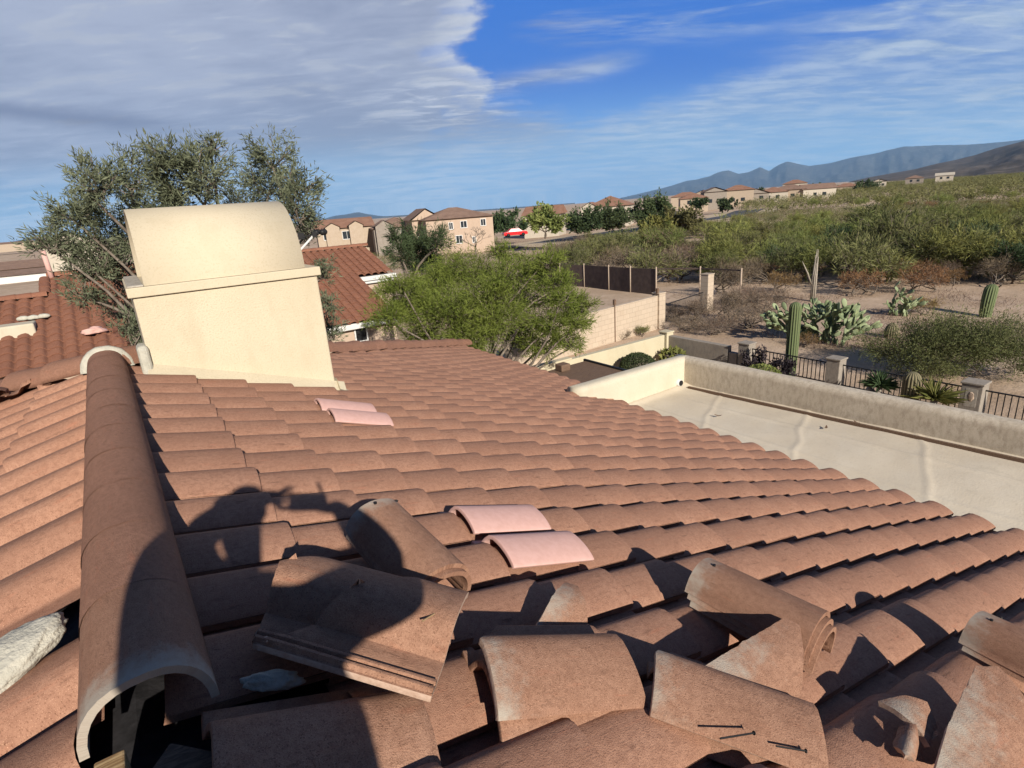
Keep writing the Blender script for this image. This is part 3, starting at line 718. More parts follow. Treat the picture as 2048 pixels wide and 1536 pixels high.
tag(lump('mortar_chunk', left_pt(8, 1328, .0), (.135, .075, .042), 4, M['foam'], (0, R(-14), R(28)), .13, 5), 'large whitish mortar chunk lying in the broken tiles left of the ridge', 'mortar')
tag(lump('mortar_chunk', E_F * -.575 + E_R * -2.89 + E_N * -.02, (.062, .022, .020), 8, M['foam'], (0, R(18), R(-16)), .3), 'small grey mortar sliver in the shadow beside the ridge end', 'mortar')
# nails and a straw
def nail(a, b, label):
    mb = MB(); a, b = Vector(a), Vector(b); d = (b - a).normalized(); mb.tube([a, b], .0022, 6); mb.tube([a - d * .001, a + d * .0012], .005, 8)
    return tag(mb.build('roofing_nail', M['black']), label, 'nail')
nail(rp(1508, 1466, .035), rp(1440, 1477, .035), 'bent roofing nail lying on the tile, the left of two')
nail(rp(1612, 1502, .02), rp(1552, 1492, .02), 'bent roofing nail lying on the tile, the right of two')
mb = MB(); mb.tube([rp(845, 1242, .155), rp(885, 1218, .155)], .0024, 5); tag(mb.build('straw', M['lf_straw']), 'short pale straw lying on the wedge of tile', 'straw')
# bare timber where the tiles are off
mb = MB(); mb.box(-.862, -.815, -4.5, -3.0, .10, .262); o = bevel(mb.build('ridge_board', M['wood']), .004); hp(o)
mb = MB(); mb.beam(Vector((-.78, -3.02, .20)), Vector((-.35, -3.36, .06)), .08, .045, (0, 0, 1)); o = bevel(mb.build('batten', M['oldwood']), .004); hp(o)
# ------------------------------------------------------------------ the person behind the camera
S_ = np.array(SUN_DIR); R_ = np.array([.98, -.19, 0]); U_ = np.array([.08, .43, .90])
R_ = R_ - S_ * (R_ @ S_); R_ /= np.linalg.norm(R_); U_ = np.cross(R_, S_)
def pp(r, u, k): return Vector(CAM + R_ * r + U_ * u + S_ * k)
FW = Vector(RW[:, 2]); RT = Vector(RW[:, 0]); DN = Vector(RW[:, 1]); C0 = Vector(CAM)
def ph(x, d, b): return C0 + RT * x + DN * d - FW * b          # right, down, behind the lens
VV, EE, RR = [], [], []
def node(p, r, par=None):
    VV.append(tuple(p)); RR.append(r); i = len(VV) - 1
    if par is not None: EE.append((par, i))
    return i
pel = node(pp(-.13, -.93, -.45), .14)
bel = node(pp(-.125, -.72, -.43), .20, pel); che = node(pp(-.135, -.48, -.40), .235, bel); nk0 = node(pp(-.20, -.27, -.37), .13, che)
nk1 = node(pp(-.205, -.185, -.34), .052, nk0); h1 = node(pp(-.215, -.10, -.325), .072, nk1); h2 = node(pp(-.222, -.015, -.32), .086, h1); h3 = node(pp(-.225, .050, -.33), .060, h2)
nose = node(pp(-.205, -.045, -.225), .012, h1)
LEFT_EL = pp(-.365, -.02, -.22)
def arm(sh, el, wr, palm, rs):
    a = node(sh, .105, nk0); b = node((Vector(sh) + Vector(el)) / 2 - Vector(R_) * (.02 if rs == 0 and sh[0] < el[0] + 9 and el == LEFT_EL else 0), .080, a); c = node(el, .082, b); d = node((Vector(el) + Vector(wr)) / 2, .066, c)
    e = node(wr, .034, d); return node(palm, .022, e)
pl = arm(pp(-.315, -.215, -.36), pp(-.365, -.02, -.22), pp(-.135, .05, -.09), ph(-.098, -.022, .050), 0)
prm = arm(pp(-.03, -.28, -.36), pp(.215, -.265, -.20), pp(.115, -.055, -.08), ph(.088, .028, .048), 0)
def finger(root, pts, r=.0088):
    k = root
    for i, p in enumerate(pts): k = node(p, r * (1 - .1 * i), k)
# left hand: four fingers along the top and front of the phone, thumb behind
for j, (x0, d0, ln) in enumerate(((-.070, -.052, 1.0), (-.082, -.034, 1.08), (-.088, -.014, 1.02), (-.090, .006, .84))):
    finger(pl, [ph(x0 - .012, d0, .030), ph(x0 - .004, d0 - .004 * (j == 0), .006), ph(x0 + .024 * ln, d0 - .002, -.006 if j > 1 else .001)])
finger(pl, [ph(-.090, .022, .040), ph(-.066, .026, .032), ph(-.040, .020, .026)], .0105)
for j, (x0, d0, ln) in enumerate(((.050, -.060, 1.0), (.086, -.012, 1.08), (.090, .010, 1.02), (.090, .030, .84))):
    if j == 0: finger(prm, [ph(.088, -.012, .036), ph(.080, -.058, .024), ph(.062, -.088, .020)])   # raised index finger
    else: finger(prm, [ph(x0 + .010, d0, .030), ph(x0 + .004, d0, .006), ph(x0 - .020 * ln, d0, .002)])
finger(prm, [ph(.086, .036, .040), ph(.064, .030, .030), ph(.042, .018, .024)], .0105)
for sx, kx, fx in ((-1, -1.28, -1.38), (1, -.42, -.34)):
    hp_ = node(Vector(VV[pel]) + Vector((sx * .10, .02, -.02)), .10, pel)
    kn = node((kx, -4.46, .50 if sx < 0 else .46), .066, hp_); zf = .273 - abs(fx - RX) / 3
    an = node((fx, -4.62 + .1, zf + .09), .045, kn); node((fx, -4.36, zf + .045), .038, an)
me = bpy.data.meshes.new('person'); me.from_pydata(VV, EE, []); tmp = bpy.data.objects.new('person', me); COL.objects.link(tmp)
sk = tmp.modifiers.new('skin', 'SKIN'); sk.use_smooth_shade = True; sk.branch_smoothing = .4
for i, r in enumerate(RR): me.skin_vertices[0].data[i].radius = (r, r)
me.skin_vertices[0].data[0].use_root = True
tmp.modifiers.new('sub', 'SUBSURF').levels = 2
bpy.context.view_layer.update(); dg = bpy.context.evaluated_depsgraph_get()
body = bpy.data.meshes.new_from_object(tmp.evaluated_get(dg)); bpy.data.objects.remove(tmp)
M['skin'] = plain('skin', (.50, .30, .22), (.56, .35, .26), 30, .55, .1, 200)
M['shirt'] = plain('grey_shirt', (.10, .12, .15), (.13, .15, .19), 40, .9, .3, 200)
M['jeans'] = plain('blue_jeans', (.035, .05, .09), (.05, .07, .12), 40, .9, .3, 250)
body.materials.clear()
for m in (M['skin'], M['shirt'], M['jeans']): body.materials.append(m)
person = bpy.data.objects.new('person', body); COL.objects.link(person)
hd = Vector(VV[h1]); wl, wr_ = Vector(VV[pl]), Vector(VV[prm]); el_, er_ = pp(-.365, -.03, -.22), pp(.215, -.265, -.20)
for p in body.polygons:
    c = p.center; p.use_smooth = True
    if c.z < .56: p.material_index = 2
    elif (c - wl).length < .20 or (c - wr_).length < .20 or c.z > Vector(VV[nk1]).z + .0 and (c - hd).length < .22: p.material_index = 0
    else: p.material_index = 1
tag(person, 'person in grey shirt crouched on the ridge holding a phone, casting the big shadow', 'person')
M['hair'] = plain('dark_hair', (.02, .014, .01), (.04, .03, .022), 60, .7, .4, 150)
o = lump('hair', pp(-.228, .028, -.345), (.092, .10, .088), 3, M['hair'], (0, 0, 0), .12, 3, -.5); subp(o, person)
mb = MB(); P = [ph(x, d, b) for b in (.004, .0125) for x, d in ((-.062, -.032), (.090, -.032), (.090, .043), (-.062, .043))]
mb.add(P, [(0, 3, 2, 1), (4, 5, 6, 7), (0, 1, 5, 4), (1, 2, 6, 5), (2, 3, 7, 6), (3, 0, 4, 7)]); tag(bevel(mb.build('phone', M['black']), .003), 'black phone held up in both hands of the person on the ridge', 'phone')
# ------------------------------------------------------------------ terrain, road, far ground
def desert_mat():
    m, n, l, b = mat('desert_soil', .97, .1); t = NT(m); v = t.coord('Object')
    a = t.noise(v, .09, 5, .6); c_ = t.noise(v, .9, 6, .65); d = t.noise(v, 9, 5, .7)
    c = t.mix(t.ramp(c_, .35, .66), (.42, .31, .215), (.50, .38, .28))
    c = t.mix(t.math('MULTIPLY', t.ramp(a, .45, .62), .6), c, (.30, .21, .14))
    c = t.mix(t.math('MULTIPLY', t.ramp(d, .56, .72), .5), c, (.22, .155, .105))
    l.new(c, b.inputs['Base Color']); t.bump(t.math('ADD', d, t.math('MULTIPLY', c_, 2)), b, .6, .06)
    return m
M['soil'] = desert_mat()
V = []; F = []; radii = [1.0] + [2.5 * 1.115 ** k for k in range(78)]; na = 180
radii = [r for r in radii if r < 17000]
for r in radii:
    for k in range(na):
        th = 2 * math.pi * k / na; x = CAM[0] + r * math.sin(th); y = CAM[1] + r * math.cos(th)
        V.append((x, y, ground_z(x, y) - (.10 if 8.2 < x < 14.6 and -9 < y < 8.9 else 0) + (.05 * noise.noise((x * .4, y * .4, 0)) if r < 90 else 0)))
for a in range(len(radii) - 1):
    for k in range(na): F.append((a * na + k, (a + 1) * na + k, (a + 1) * na + (k + 1) % na, a * na + (k + 1) % na))
F = np.array(F, np.int32)
tag(mk('ground', V, F, M['soil'], smooth_=True), kind='structure')
M['asphalt'] = plain('asphalt', (.075, .075, .082), (.11, .11, .115), 3, .9, .2, 30)
def strip(name, pts, w, material, dz):
    V = []; F = []; P = []
    for a, b in zip(pts[:-1], pts[1:]):
        for t in np.linspace(0, 1, 14, endpoint=False): P.append((a[0] + (b[0] - a[0]) * t, a[1] + (b[1] - a[1]) * t))
    P.append(pts[-1][:2])
    for i, p in enumerate(P):
        d = np.array(P[min(i + 1, len(P) - 1)]) - np.array(P[max(i - 1, 0)]); d = d / np.linalg.norm(d); s = np.array([-d[1], d[0]])
        for q in (-1, 1):
            x, y = np.array(p) + s * q * w / 2; V.append((x, y, ground_z(x, y) + dz))
    for i in range(len(P) - 1): F.append((2 * i, 2 * i + 1, 2 * i + 3, 2 * i + 2))
    o = mk(name, V, F, material)
    if sum(p.normal.z for p in o.data.polygons) < 0: o.data.flip_normals()
    return tag(o, kind='structure')
road = [on_ground(px, py)[:2] for px, py in ((1030, 497), (1140, 477), (1230, 464), (1320, 452), (1420, 439), (1475, 430), (1500, 420))]
M['verge'] = plain('dry_verge', (.50, .39, .25), (.60, .48, .33), 2, .95, .2, 10)
strip('road_verge', road, 17, M['verge'], .05); strip('road', road, 8, M['asphalt'], .12)
# ------------------------------------------------------------------ mountains
def mountain_mat(name, c0, c1, pale):
    c0, c1, pale = kk(c0), kk(c1), kk(pale)
    m, n, l, b = mat(name, .97, .05); t = NT(m); v = t.coord('Object')
    a = t.noise(v, .0016, 7, .62); g = t.noise(v, .012, 6, .7)
    c = t.mix(t.ramp(a, .38, .62), c0, c1); c = t.mix(t.math('MULTIPLY', t.ramp(g, .52, .68), .6), c, pale)
    l.new(c, b.inputs['Base Color'])
    return m
M['mtn'] = mountain_mat('mountain_rock', (.045, .05, .05), (.075, .075, .065), (.30, .27, .23))  # the pale tone paints sunlit patches onto the far ranges
M['hill'] = mountain_mat('near_hill', (.10, .085, .07), (.14, .115, .095), (.26, .22, .19))
def mountain(name, sky_, dist, depth, material, seed, n=260, rows=34, rough=.2):
    """sky_: (px, py) along the crest; the range stands dist metres away and is depth metres deep"""
    az = []; el = []
    for px, py in sky_:
        d = ray(px, py); az.append(math.atan2(d[0], d[1])); el.append(d[2] / math.hypot(d[0], d[1]))
    A = np.linspace(az[0], az[-1], n); E = np.interp(A, az, el); V = []; F = []
    for j in range(rows):
        t = j / (rows - 1) * 1.35
        for a, e in zip(A, E):
            h = CAM[2] + e * dist; g = -dist * .0035
            rr = dist - depth * (1 - t)
            p = Vector((a * dist * .004, t * 3.2, seed)); q = noise.fractal(p * .55, 1.0, 2.0, 6)
            rid = 1 - abs(noise.fractal(Vector((a * dist * .0016, t * .9, seed + 5)), 1.0, 2.1, 5)) * 1.6
            s = t if t <= 1 else 2 - t
            z = g + (h - g) * min(1, max(0, (s ** 1.25) * (1 - .20 * (1 - rid) * (1 - s)) + (rough * q + .10 * (rid - .6)) * s * (1 - s) * 2.2 + .012 * q * s))
            V.append((CAM[0] + rr * math.sin(a), CAM[1] + rr * math.cos(a), z - (60 if j == 0 else 0)))
    for j in range(rows - 1):
        for k in range(n - 1): F.append((j * n + k, j * n + k + 1, (j + 1) * n + k + 1, (j + 1) * n + k))
    o = mk(name, V, np.array(F, np.int32), material, smooth_=True); return tag(o, kind='structure')
mountain('mountains', [(1215, 402), (1262, 391), (1300, 382), (1340, 372), (1375, 361), (1395, 358), (1418, 352), (1436, 344), (1456, 340), (1478, 347), (1498, 343), (1520, 333), (1538, 341),
    (1556, 329), (1574, 322), (1592, 326), (1618, 331), (1640, 328), (1662, 325), (1700, 315), (1740, 308), (1775, 299), (1810, 292), (1850, 290), (1900, 289), (1950, 287), (2000, 283), (2060, 277), (2180, 268), (2300, 275)], 19500, 5200, M['mtn'], 2, 300)
mountain('mountains', [(1600, 398), (1655, 378), (1700, 363), (1740, 354), (1790, 345), (1830, 338), (1870, 328), (1910, 320), (1950, 310), (1990, 297), (2020, 289), (2060, 279), (2130, 262), (2250, 250)], 4200, 3350, M['hill'], 9, 260, 60, .3)
mountain('mountains', [(560, 452), (610, 446), (650, 437), (672, 431), (690, 429), (716, 424), (735, 428), (760, 432), (800, 437), (850, 436), (900, 431), (960, 430), (1010, 428), (1060, 424), (1150, 415)], 16000, 3000, M['mtn'], 5, 160, 20)
mountain('mountains', [(-120, 500), (-40, 492), (0, 487), (30, 482), (60, 476), (85, 473), (120, 478), (180, 476), (260, 470), (320, 471)], 16000, 3000, M['mtn'], 7, 100, 20)
# ------------------------------------------------------------------ trees and plants
def leaves(pts, L_, W_, rg, up=.3, bend=0, jitter=1.0, dirs=None):
    """rhombus leaf sprigs at pts -> vertices, quads"""
    n = len(pts); d = rg.normal(size=(n, 3)); d[:, 2] += up
    if dirs is not None: d = d * jitter + dirs * 1.6
    d /= np.linalg.norm(d, axis=1)[:, None]
    s = np.cross(d, rg.normal(size=(n, 3))); s /= np.linalg.norm(s, axis=1)[:, None]
    Ls = L_ * rg.uniform(.6, 1.3, n)[:, None]; Ws = W_ * rg.uniform(.6, 1.3, n)[:, None]
    V = np.stack([pts, pts + d * Ls * .45 + s * Ws * .5, pts + d * Ls, pts + d * Ls * .45 - s * Ws * .5], 1).reshape(-1, 3)
    F = np.arange(n * 4, dtype=np.int32).reshape(-1, 4)
    return V, F
def limb(mb, a, b, r0, r1, rg, wob=.12, n=6, sides=6):
    a, b = np.array(a, float), np.array(b, float); ln = np.linalg.norm(b - a); P = []
    off = rg.normal(size=3) * ln * wob
    for t in np.linspace(0, 1, n): P.append(a + (b - a) * t + off * math.sin(math.pi * t) * .5 + rg.normal(size=3) * ln * .012)
    mb.tube(P, [r0 + (r1 - r0) * t for t in np.linspace(0, 1, n)], sides, False)
    return P
def tree(name, label, cat, base, lobes, leaf, lw, lmat, bmat, seed, trunk_r=.12, fork=.3, stems=1, twigs=10, group=None, spread=.30, up=.25, open_=.5, twig_r=.008, drop=0., per_lobe=None):
    """lobes: (x, y, z, rx, ry, rz, leaves). Trunk(s) fork into limbs that reach each lobe; leaves sit in tufts along the twigs."""
    rg = np.random.default_rng(seed); base = np.array(base, float)
    root = empty(name, tuple(base), label, cat, group)
    mb = MB(); cen = np.mean([l[:3] for l in lobes], 0) - base
    tops = []
    for s in range(stems):
        off = rg.normal(size=3) * np.array([.25, .25, 0]) * (stems > 1)
        f = cen * fork + off * 1.6; f[2] = cen[2] * fork
        limb(mb, off * .4 + np.array([0, 0, -.2]), f, trunk_r, trunk_r * .72, rg, .10, 6, 8); tops.append(f)
    LV, LF, LT = [], [], []; nb = 0
    for li, (x, y, z, rx, ry, rz, nl) in enumerate(lobes):
        c = np.array([x, y, z]) - base; f = tops[li % stems]; rad = np.array([rx, ry, rz])
        foot = c - np.array([0, 0, rz * .55])
        limb(mb, f, foot, trunk_r * .55, trunk_r * .22, rg, .14, 6, 6)
        ptsL = []; dirL = []
        for k in range(twigs):
            v = rg.normal(size=3); v /= np.linalg.norm(v); v[2] = v[2] * .8 + .15
            tip = c + v * rad * rg.uniform(.65, 1.05); tip[2] -= drop * np.linalg.norm(v[:2]) * rz
            P = limb(mb, foot + rg.normal(size=3) * rad * .12, tip, trunk_r * .16, twig_r, rg, .16, 5, 4)
            P = np.array(P); m = int(nl / twigs)
            tt = rg.uniform(.30, 1.03, m) ** .8; idx = np.clip(tt * (len(P) - 1), 0, len(P) - 1.001); i0 = idx.astype(int); fr = (idx - i0)[:, None]
            q = P[i0] * (1 - fr) + P[i0 + 1] * fr
            tuft = rg.normal(size=(max(3, m // 30), 3)) * rad * spread * .55
            q = q + tuft[rg.integers(0, len(tuft), m)] + rg.normal(size=(m, 3)) * rad * spread * .30
            ptsL.append(q); dirL.append(np.tile(v, (m, 1)))
        pts = np.concatenate(ptsL); dv = np.concatenate(dirL)
        if open_ > 0:                                     # gaps: drop leaves where a slow noise is low
            keep = np.array([noise.noise(Vector((p / (rad.mean() * .42) + seed).tolist())) > -.55 * (1 - open_) - .12 for p in pts]); pts = pts[keep]; dv = dv[keep]
        V, Fq = leaves(pts, leaf, lw, rg, up, dirs=dv)
        tone = np.repeat(np.clip(rg.normal(.40, .22, len(pts)) + .25 * rg.random() + np.array([.55 * noise.noise(Vector((p * 1.5 / max(.5, rad.mean()) + seed).tolist())) for p in pts]), 0, 1), 4)
        LV.append(V); LF.append(Fq + nb); LT.append(tone); nb += len(V)
    mb.build('trunk', bmat, root, True)
    mk('crown', np.concatenate(LV), np.concatenate(LF), lmat, root, attrs={'tone': ('FLOAT', np.concatenate(LT))})
    return root
def lobes_px(spec, dist, dj, rg, squash=.9, n=900):
    """spec: (px, py, radius in px) seen at dist metres"""
    out = []
    for px, py, rp_ in spec:
        dd = dist + rg.uniform(-dj, dj); P = at_d(px, py, dd); r = rp_ / FPX * dd * 1.08; out.append((*P, r, r, r * squash, int(n * (rp_ / 60) ** 2)))
    return out
rg0 = np.random.default_rng(11)
b_ = at_d(440, 700, 12.5)
spec = [(190, 345, 48), (255, 330, 52), (150, 400, 45), (330, 295, 44), (345, 350, 60), (270, 400, 60), (410, 330, 62), (425, 278, 22), (130, 450, 45), (200, 450, 58), (285, 465, 55), (545, 290, 48), (530, 345, 55), (600, 345, 42), (590, 400, 52), (480, 395, 50),
        (610, 440, 38), (640, 520, 34), (230, 520, 50), (170, 560, 40), (240, 590, 48), (270, 650, 40), (180, 505, 40), (95, 470, 30), (350, 420, 55), (655, 650, 36), (655, 590, 26)]
tree('sumac_tree', 'tall grey green tree with several feathery tops rising behind the cream chimney', 'tree', (b_[0], b_[1], ground_z(b_[0], b_[1])),
     lobes_px([(x_, y_ + 14, r_ * .84) for x_, y_, r_ in spec], 12.5, 1.6, rg0, 1.0, 3600), .115, .021, M['lf_sumac'], M['bark'], 21, .09, .34, 3, 13, None, .34, .4, .55, .006)
b_ = at_d(960, 690, 15.5)
spec = [(870, 560, 52), (940, 530, 55), (1010, 545, 52), (820, 600, 50), (900, 610, 65), (985, 610, 65), (1060, 590, 52), (1060, 530, 34), (780, 630, 38), (850, 655, 48), (940, 670, 55), (1030, 660, 52), (1095, 640, 40), (1125, 590, 28), (1150, 640, 30), (1080, 690, 34), (1110, 560, 36), (1130, 615, 36), (1165, 600, 26), (1140, 680, 30), (1090, 520, 30), (800, 560, 26), (770, 575, 24), (1000, 500, 22)]
tree('palo_verde', 'bright green feathery desert tree spreading below the far corner of the tile roof', 'tree', (b_[0], b_[1], GZ),
     lobes_px(spec, 15.5, 1.3, rg0, .72, 6500), .15, .016, M['lf_palo'], M['bark'], 22, .085, .20, 2, 14, None, .46, .1, .22, .006, .25)
b_ = at_d(830, 545, 33)
tree('mesquite', 'dark mesquite tree between the pink neighbour house and the green tree', 'tree', (b_[0], b_[1], ground_z(*b_[:2]) - .3),
     lobes_px([(825, 475, 36), (870, 480, 30), (800, 500, 26), (835, 515, 34), (860, 530, 24), (790, 470, 18)], 33, 1.2, rg0, .9, 9000), .30, .035, M['lf_dark'], M['bark'], 23, .2, .4, 2, 12, None, .34, .2, .5)
def bare_tree(label, px, py, dist, h, seed):
    rg = np.random.default_rng(seed); b = at_d(px, py, dist); z = ground_z(b[0], b[1]); root = empty('bare_tree', (b[0], b[1], z), label, 'tree'); mb = MB()
    def grow(p, d, ln, r, k):
        q = p + d * ln; limb(mb, p, q, r, r * .6, rg, .08, 4, 5)
        if k == 0: return
        for _ in range(3 if k > 1 else 4):
            v = d * .8 + rg.normal(size=3) * .5; v[2] = abs(v[2]) * .7 + .15; v /= np.linalg.norm(v); grow(q, v, ln * rg.uniform(.6, .85), r * .6, k - 1)
    grow(np.array([0, 0, -.3]), np.array([0, 0, 1.]), h * .33, .14, 4)
    mb.build('trunk', M['bark'], root, True); return root
bare_tree('leafless tree with a round web of twigs before the tall pink house', 952, 500, 88, 5.8, 31)
# shrubs of the open desert: nine prototypes, then copies
def shrub(name, lm, bm_, seed, n, leaf, lw, wide=1.0, tall=1.0, stems=7, twigs=9, spread=.30, open_=.35):
    rg = np.random.default_rng(seed); lb = []
    for k in range(stems):
        a = 2 * math.pi * k / stems + rg.uniform(-.4, .4); q = rg.uniform(.15, .75)
        lb.append((math.cos(a) * q * wide, math.sin(a) * q * wide, tall * (1.25 - .5 * q * rg.uniform(.7, 1.3)), .48 * wide, .48 * wide, .50 * tall, n // stems))
    return tree(name, 'x', 'shrub', (0, 0, 0), lb, leaf, lw, lm, bm_, seed, .05, .22, 3, twigs, None, spread, .35, open_, .006)
protos = {
 'green': [shrub('desert_shrub', M['lf_green'], M['greenbark'], 41, 2600, .20, .020, 1.0, 1.0), shrub('desert_shrub', M['lf_green'], M['greenbark'], 42, 2600, .20, .020, 1.1, .85, 8)],
 'olive': [shrub('desert_shrub', M['lf_mesq'], M['bark'], 43, 2600, .19, .022, 1.05, .95), shrub('desert_shrub', M['lf_mesq'], M['bark'], 44, 2600, .19, .022, 1.2, .8, 8)],
 'dark': [shrub('desert_shrub', M['lf_dark'], M['bark'], 45, 2600, .18, .026, 1.1, .9)],
 'dry': [shrub('desert_shrub', M['lf_dry'], M['bark'], 46, 1700, .24, .012, 1.1, .9, 8, 14, .34), shrub('desert_shrub', M['lf_dry'], M['bark'], 47, 1500, .24, .012, 1.2, .7, 9, 14, .34)],
 'rust': [shrub('desert_shrub', M['lf_rust'], M['bark'], 48, 2200, .16, .016, 1.1, .75, 8)],
}
for v in protos.values():
    for o in v: o['used'] = 0
SHL = {'green': 'bright green bush in the dense desert scrub on the right', 'olive': 'dull olive bush in the dense desert scrub on the right', 'dark': 'dark green bush in the dense desert scrub on the right',
       'dry': 'grey brown leafless bush of bare twigs in the desert scrub', 'rust': 'low rust brown bush in the desert scrub'}
def put(kind, x, y, s, sz=1., label=None, cat='shrub', group=None, name=None):
    rg = rg0; p = protos[kind][rg.integers(len(protos[kind]))]
    c = p if not p['used'] else copy_tree(p)
    c['used'] = 1; p['used'] = 1
    c.location = (x, y, ground_z(x, y) - .05); c.rotation_euler = (0, 0, rg.uniform(0, 6.28)); q = s * rg.uniform(.85, 1.15); c.scale = (q, q, q * sz)
    if name: c.name = name
    tag(c, label or SHL[kind], cat, None if label else (group or kind + ' bushes of the desert scrub'))
    if label and 'group' in c: del c['group']
    return c
# rows of scrub by distance so that the cover closes up towards the hill
cnt = 0
def road_y(px): return float(np.interp(px, (1030, 1140, 1230, 1320, 1420, 1475, 1530), (497, 477, 464, 452, 439, 430, 400)))
def in_clear(px, py):                             # the open ground with the cacti, the lot, the road and the houses stay free
    if py > 572 and px > 1420: return True
    if px < 1420 and py > 540: return True
    return False
rg1 = np.random.default_rng(77)
used = []
for band, (d0, d1, want) in enumerate(((26, 35, 36), (35, 50, 66), (50, 72, 70), (72, 105, 48), (105, 190, 36))):
    k = 0; tries = 0
    while k < want and tries < 4000:
        tries += 1
        px = rg1.uniform(1130, 2150); dd = math.sqrt(rg1.uniform(d0 ** 2, d1 ** 2)); P = at_d(px, 420, dd); x, y = P[0], P[1]; z = ground_z(x, y)
        c = RW.T @ (np.array([x, y, z]) - CAM); qx, qy = c[0] / c[2] * FPX + 1024, c[1] / c[2] * FPX + 768
        if in_clear(qx, qy): continue
        if qx < 1530 and qy < road_y(qx) + 15: continue        # keep the road and the houses beyond it clear
        if any(abs(x - a) ** 2 + abs(y - b) ** 2 < (1.2 + dd * .010) ** 2 for a, b in used): continue
        used.append((x, y)); k += 1
        u = rg1.random()
        if qx < 1420: kd = 'olive' if u < .45 else 'dry' if u < .8 else 'dark' if u < .88 else 'green'
        elif dd < 50: kd = 'olive' if u < .25 else 'dry' if u < .42 else 'rust' if u < .60 else 'green' if u < .9 else 'dark'
        else: kd = 'green' if u < .66 else 'olive' if u < .84 else 'rust' if u < .90 else 'dry' if u < .95 else 'dark'
        s = rg1.uniform(.9, 1.5) if kd not in ('rust', 'dry') else rg1.uniform(.65, 1.1)
        if dd < 60 and kd in ('olive', 'green'): s *= 1.2
        put(kd, x, y, s * (1.28 if dd < 60 else 1.2))
# far cover that reads as one mass
pts = []; 
for _ in range(7600):
    dd = math.sqrt(rg1.uniform(150 ** 2, 900 ** 2)); px = rg1.uniform(1480, 2160); P = at_d(px, 420, dd); x, y = P[0], P[1]
    pts.append((x, y, ground_z(x, y), dd))
LV = []; LT = []
for x, y, z, dd in pts:
    m = 60; w = rg1.uniform(1.0, 1.9); t = rg1.random()
    q = rg1.normal(size=(m, 3)) * np.array([w * .55, w * .55, w * .38]) + np.array([x, y, z + w * .75]); LV.append(q); LT.append(np.full(m, t))
Q = np.concatenate(LV); V, Fq = leaves(Q, .62, .16, rg1, .4)
M['lf_far'] = leafmat('far_scrub', (.11, .125, .045), (.20, .205, .08))
tag(mk('scrub', V, Fq, M['lf_far'], attrs={'tone': ('FLOAT', np.repeat(np.concatenate(LT), 4))}), kind='stuff')
# undergrowth between the bushes, one knee-high mass
Q = []; T = []
for _ in range(12500):
    dd = math.sqrt(rg1.uniform(27 ** 2, 150 ** 2)); px = rg1.uniform(650, 2170) if _ % 4 else rg1.uniform(1090, 2170); P = at_d(px, 420, dd); x, y = P[0], P[1]; z = ground_z(x, y)
    c = RW.T @ (np.array([x, y, z]) - CAM); qx, qy = c[0] / c[2] * FPX + 1024, c[1] / c[2] * FPX + 768
    if qy > 560 or (qx < 1420 and qy > 545) or (1030 < qx < 1530 and abs(qy - road_y(qx)) < 12) or (1000 < qx < 1530 and qy < road_y(qx)) or (qx < 1000 and dd < 42) or noise.noise((x * .09, y * .09, 7)) < -.18: continue
    m = 22; w = rg1.uniform(.5, 1.1); Q.append(rg1.normal(size=(m, 3)) * np.array([w * .6, w * .6, w * .26]) + np.array([x, y, z + w * .4])); T.append(np.full(m, rg1.random()))
Q = np.concatenate(Q); V, Fq = leaves(Q, .38, .045, rg1, .7)
M['lf_under'] = leafmat('undergrowth', (.13, .095, .05), (.17, .18, .07), .15)
tag(mk('undergrowth', V, Fq, M['lf_under'], attrs={'tone': ('FLOAT', np.repeat(np.concatenate(T), 4))}), kind='stuff')
# low weeds and dry grass on the open ground
Q = []
for _ in range(2600):
    px, py = rg1.uniform(1330, 2100), rg1.uniform(548, 700); P = on_ground(px, py)
    if noise.noise((P[0] * .25, P[1] * .25, 4)) < .0: continue
    Q.append(np.array([P[0], P[1], P[2] + .02]) + rg1.normal(size=(7, 3)) * np.array([.16, .16, .02]))
for _ in range(1500):
    px, py = rg1.uniform(1010, 1330), rg1.uniform(478, 520); P = on_ground(px, py); Q.append(np.array([P[0], P[1], P[2] + .1]) + rg1.normal(size=(9, 3)) * np.array([.5, .5, .1]))
Q = np.concatenate(Q); V, Fq = leaves(Q, .20, .016, rg1, 1.2)
tag(mk('dry_grass', V, Fq, M['lf_dry'], attrs={'tone': ('FLOAT', np.repeat(rg1.random(len(Q)), 4))}), kind='stuff')
# ------------------------------------------------------------------ the yard behind the flat roof: walls, pillars, iron fence
WX = 14.82
def wall(name, label, cat, x0, x1, y0, y1, z0, z1, m, cap_=0.0):
    o = bevel(MB().box(x0, x1, y0, y1, z0, z1).build(name, m), .02, 3)
    return tag(o, label, cat)
w1 = wall('stucco_wall', 'sunlit cream yard wall with a thin joint running left from the corner pillar', 'wall', 5.0, 14.60, 9.08, 9.28, GZ - .3, -3.56, M['yardwall'])
o = bevel(MB().box(4.99, 10.35, 9.06, 9.30, -3.56, -3.50).build('wall_cap', M['yardwall']), .012); subp(o, w1)
wall('stucco_wall', 'shaded grey yard wall running right from the corner pillar', 'wall', 14.72, 14.92, 6.62, 9.06, GZ - .3, -3.60, M['greyshade'])
wall('stucco_wall', 'short darker stub of yard wall beside the first pillar', 'wall', 14.74, 14.90, 6.30, 6.60, GZ - .3, -3.78, M['greyshade'])
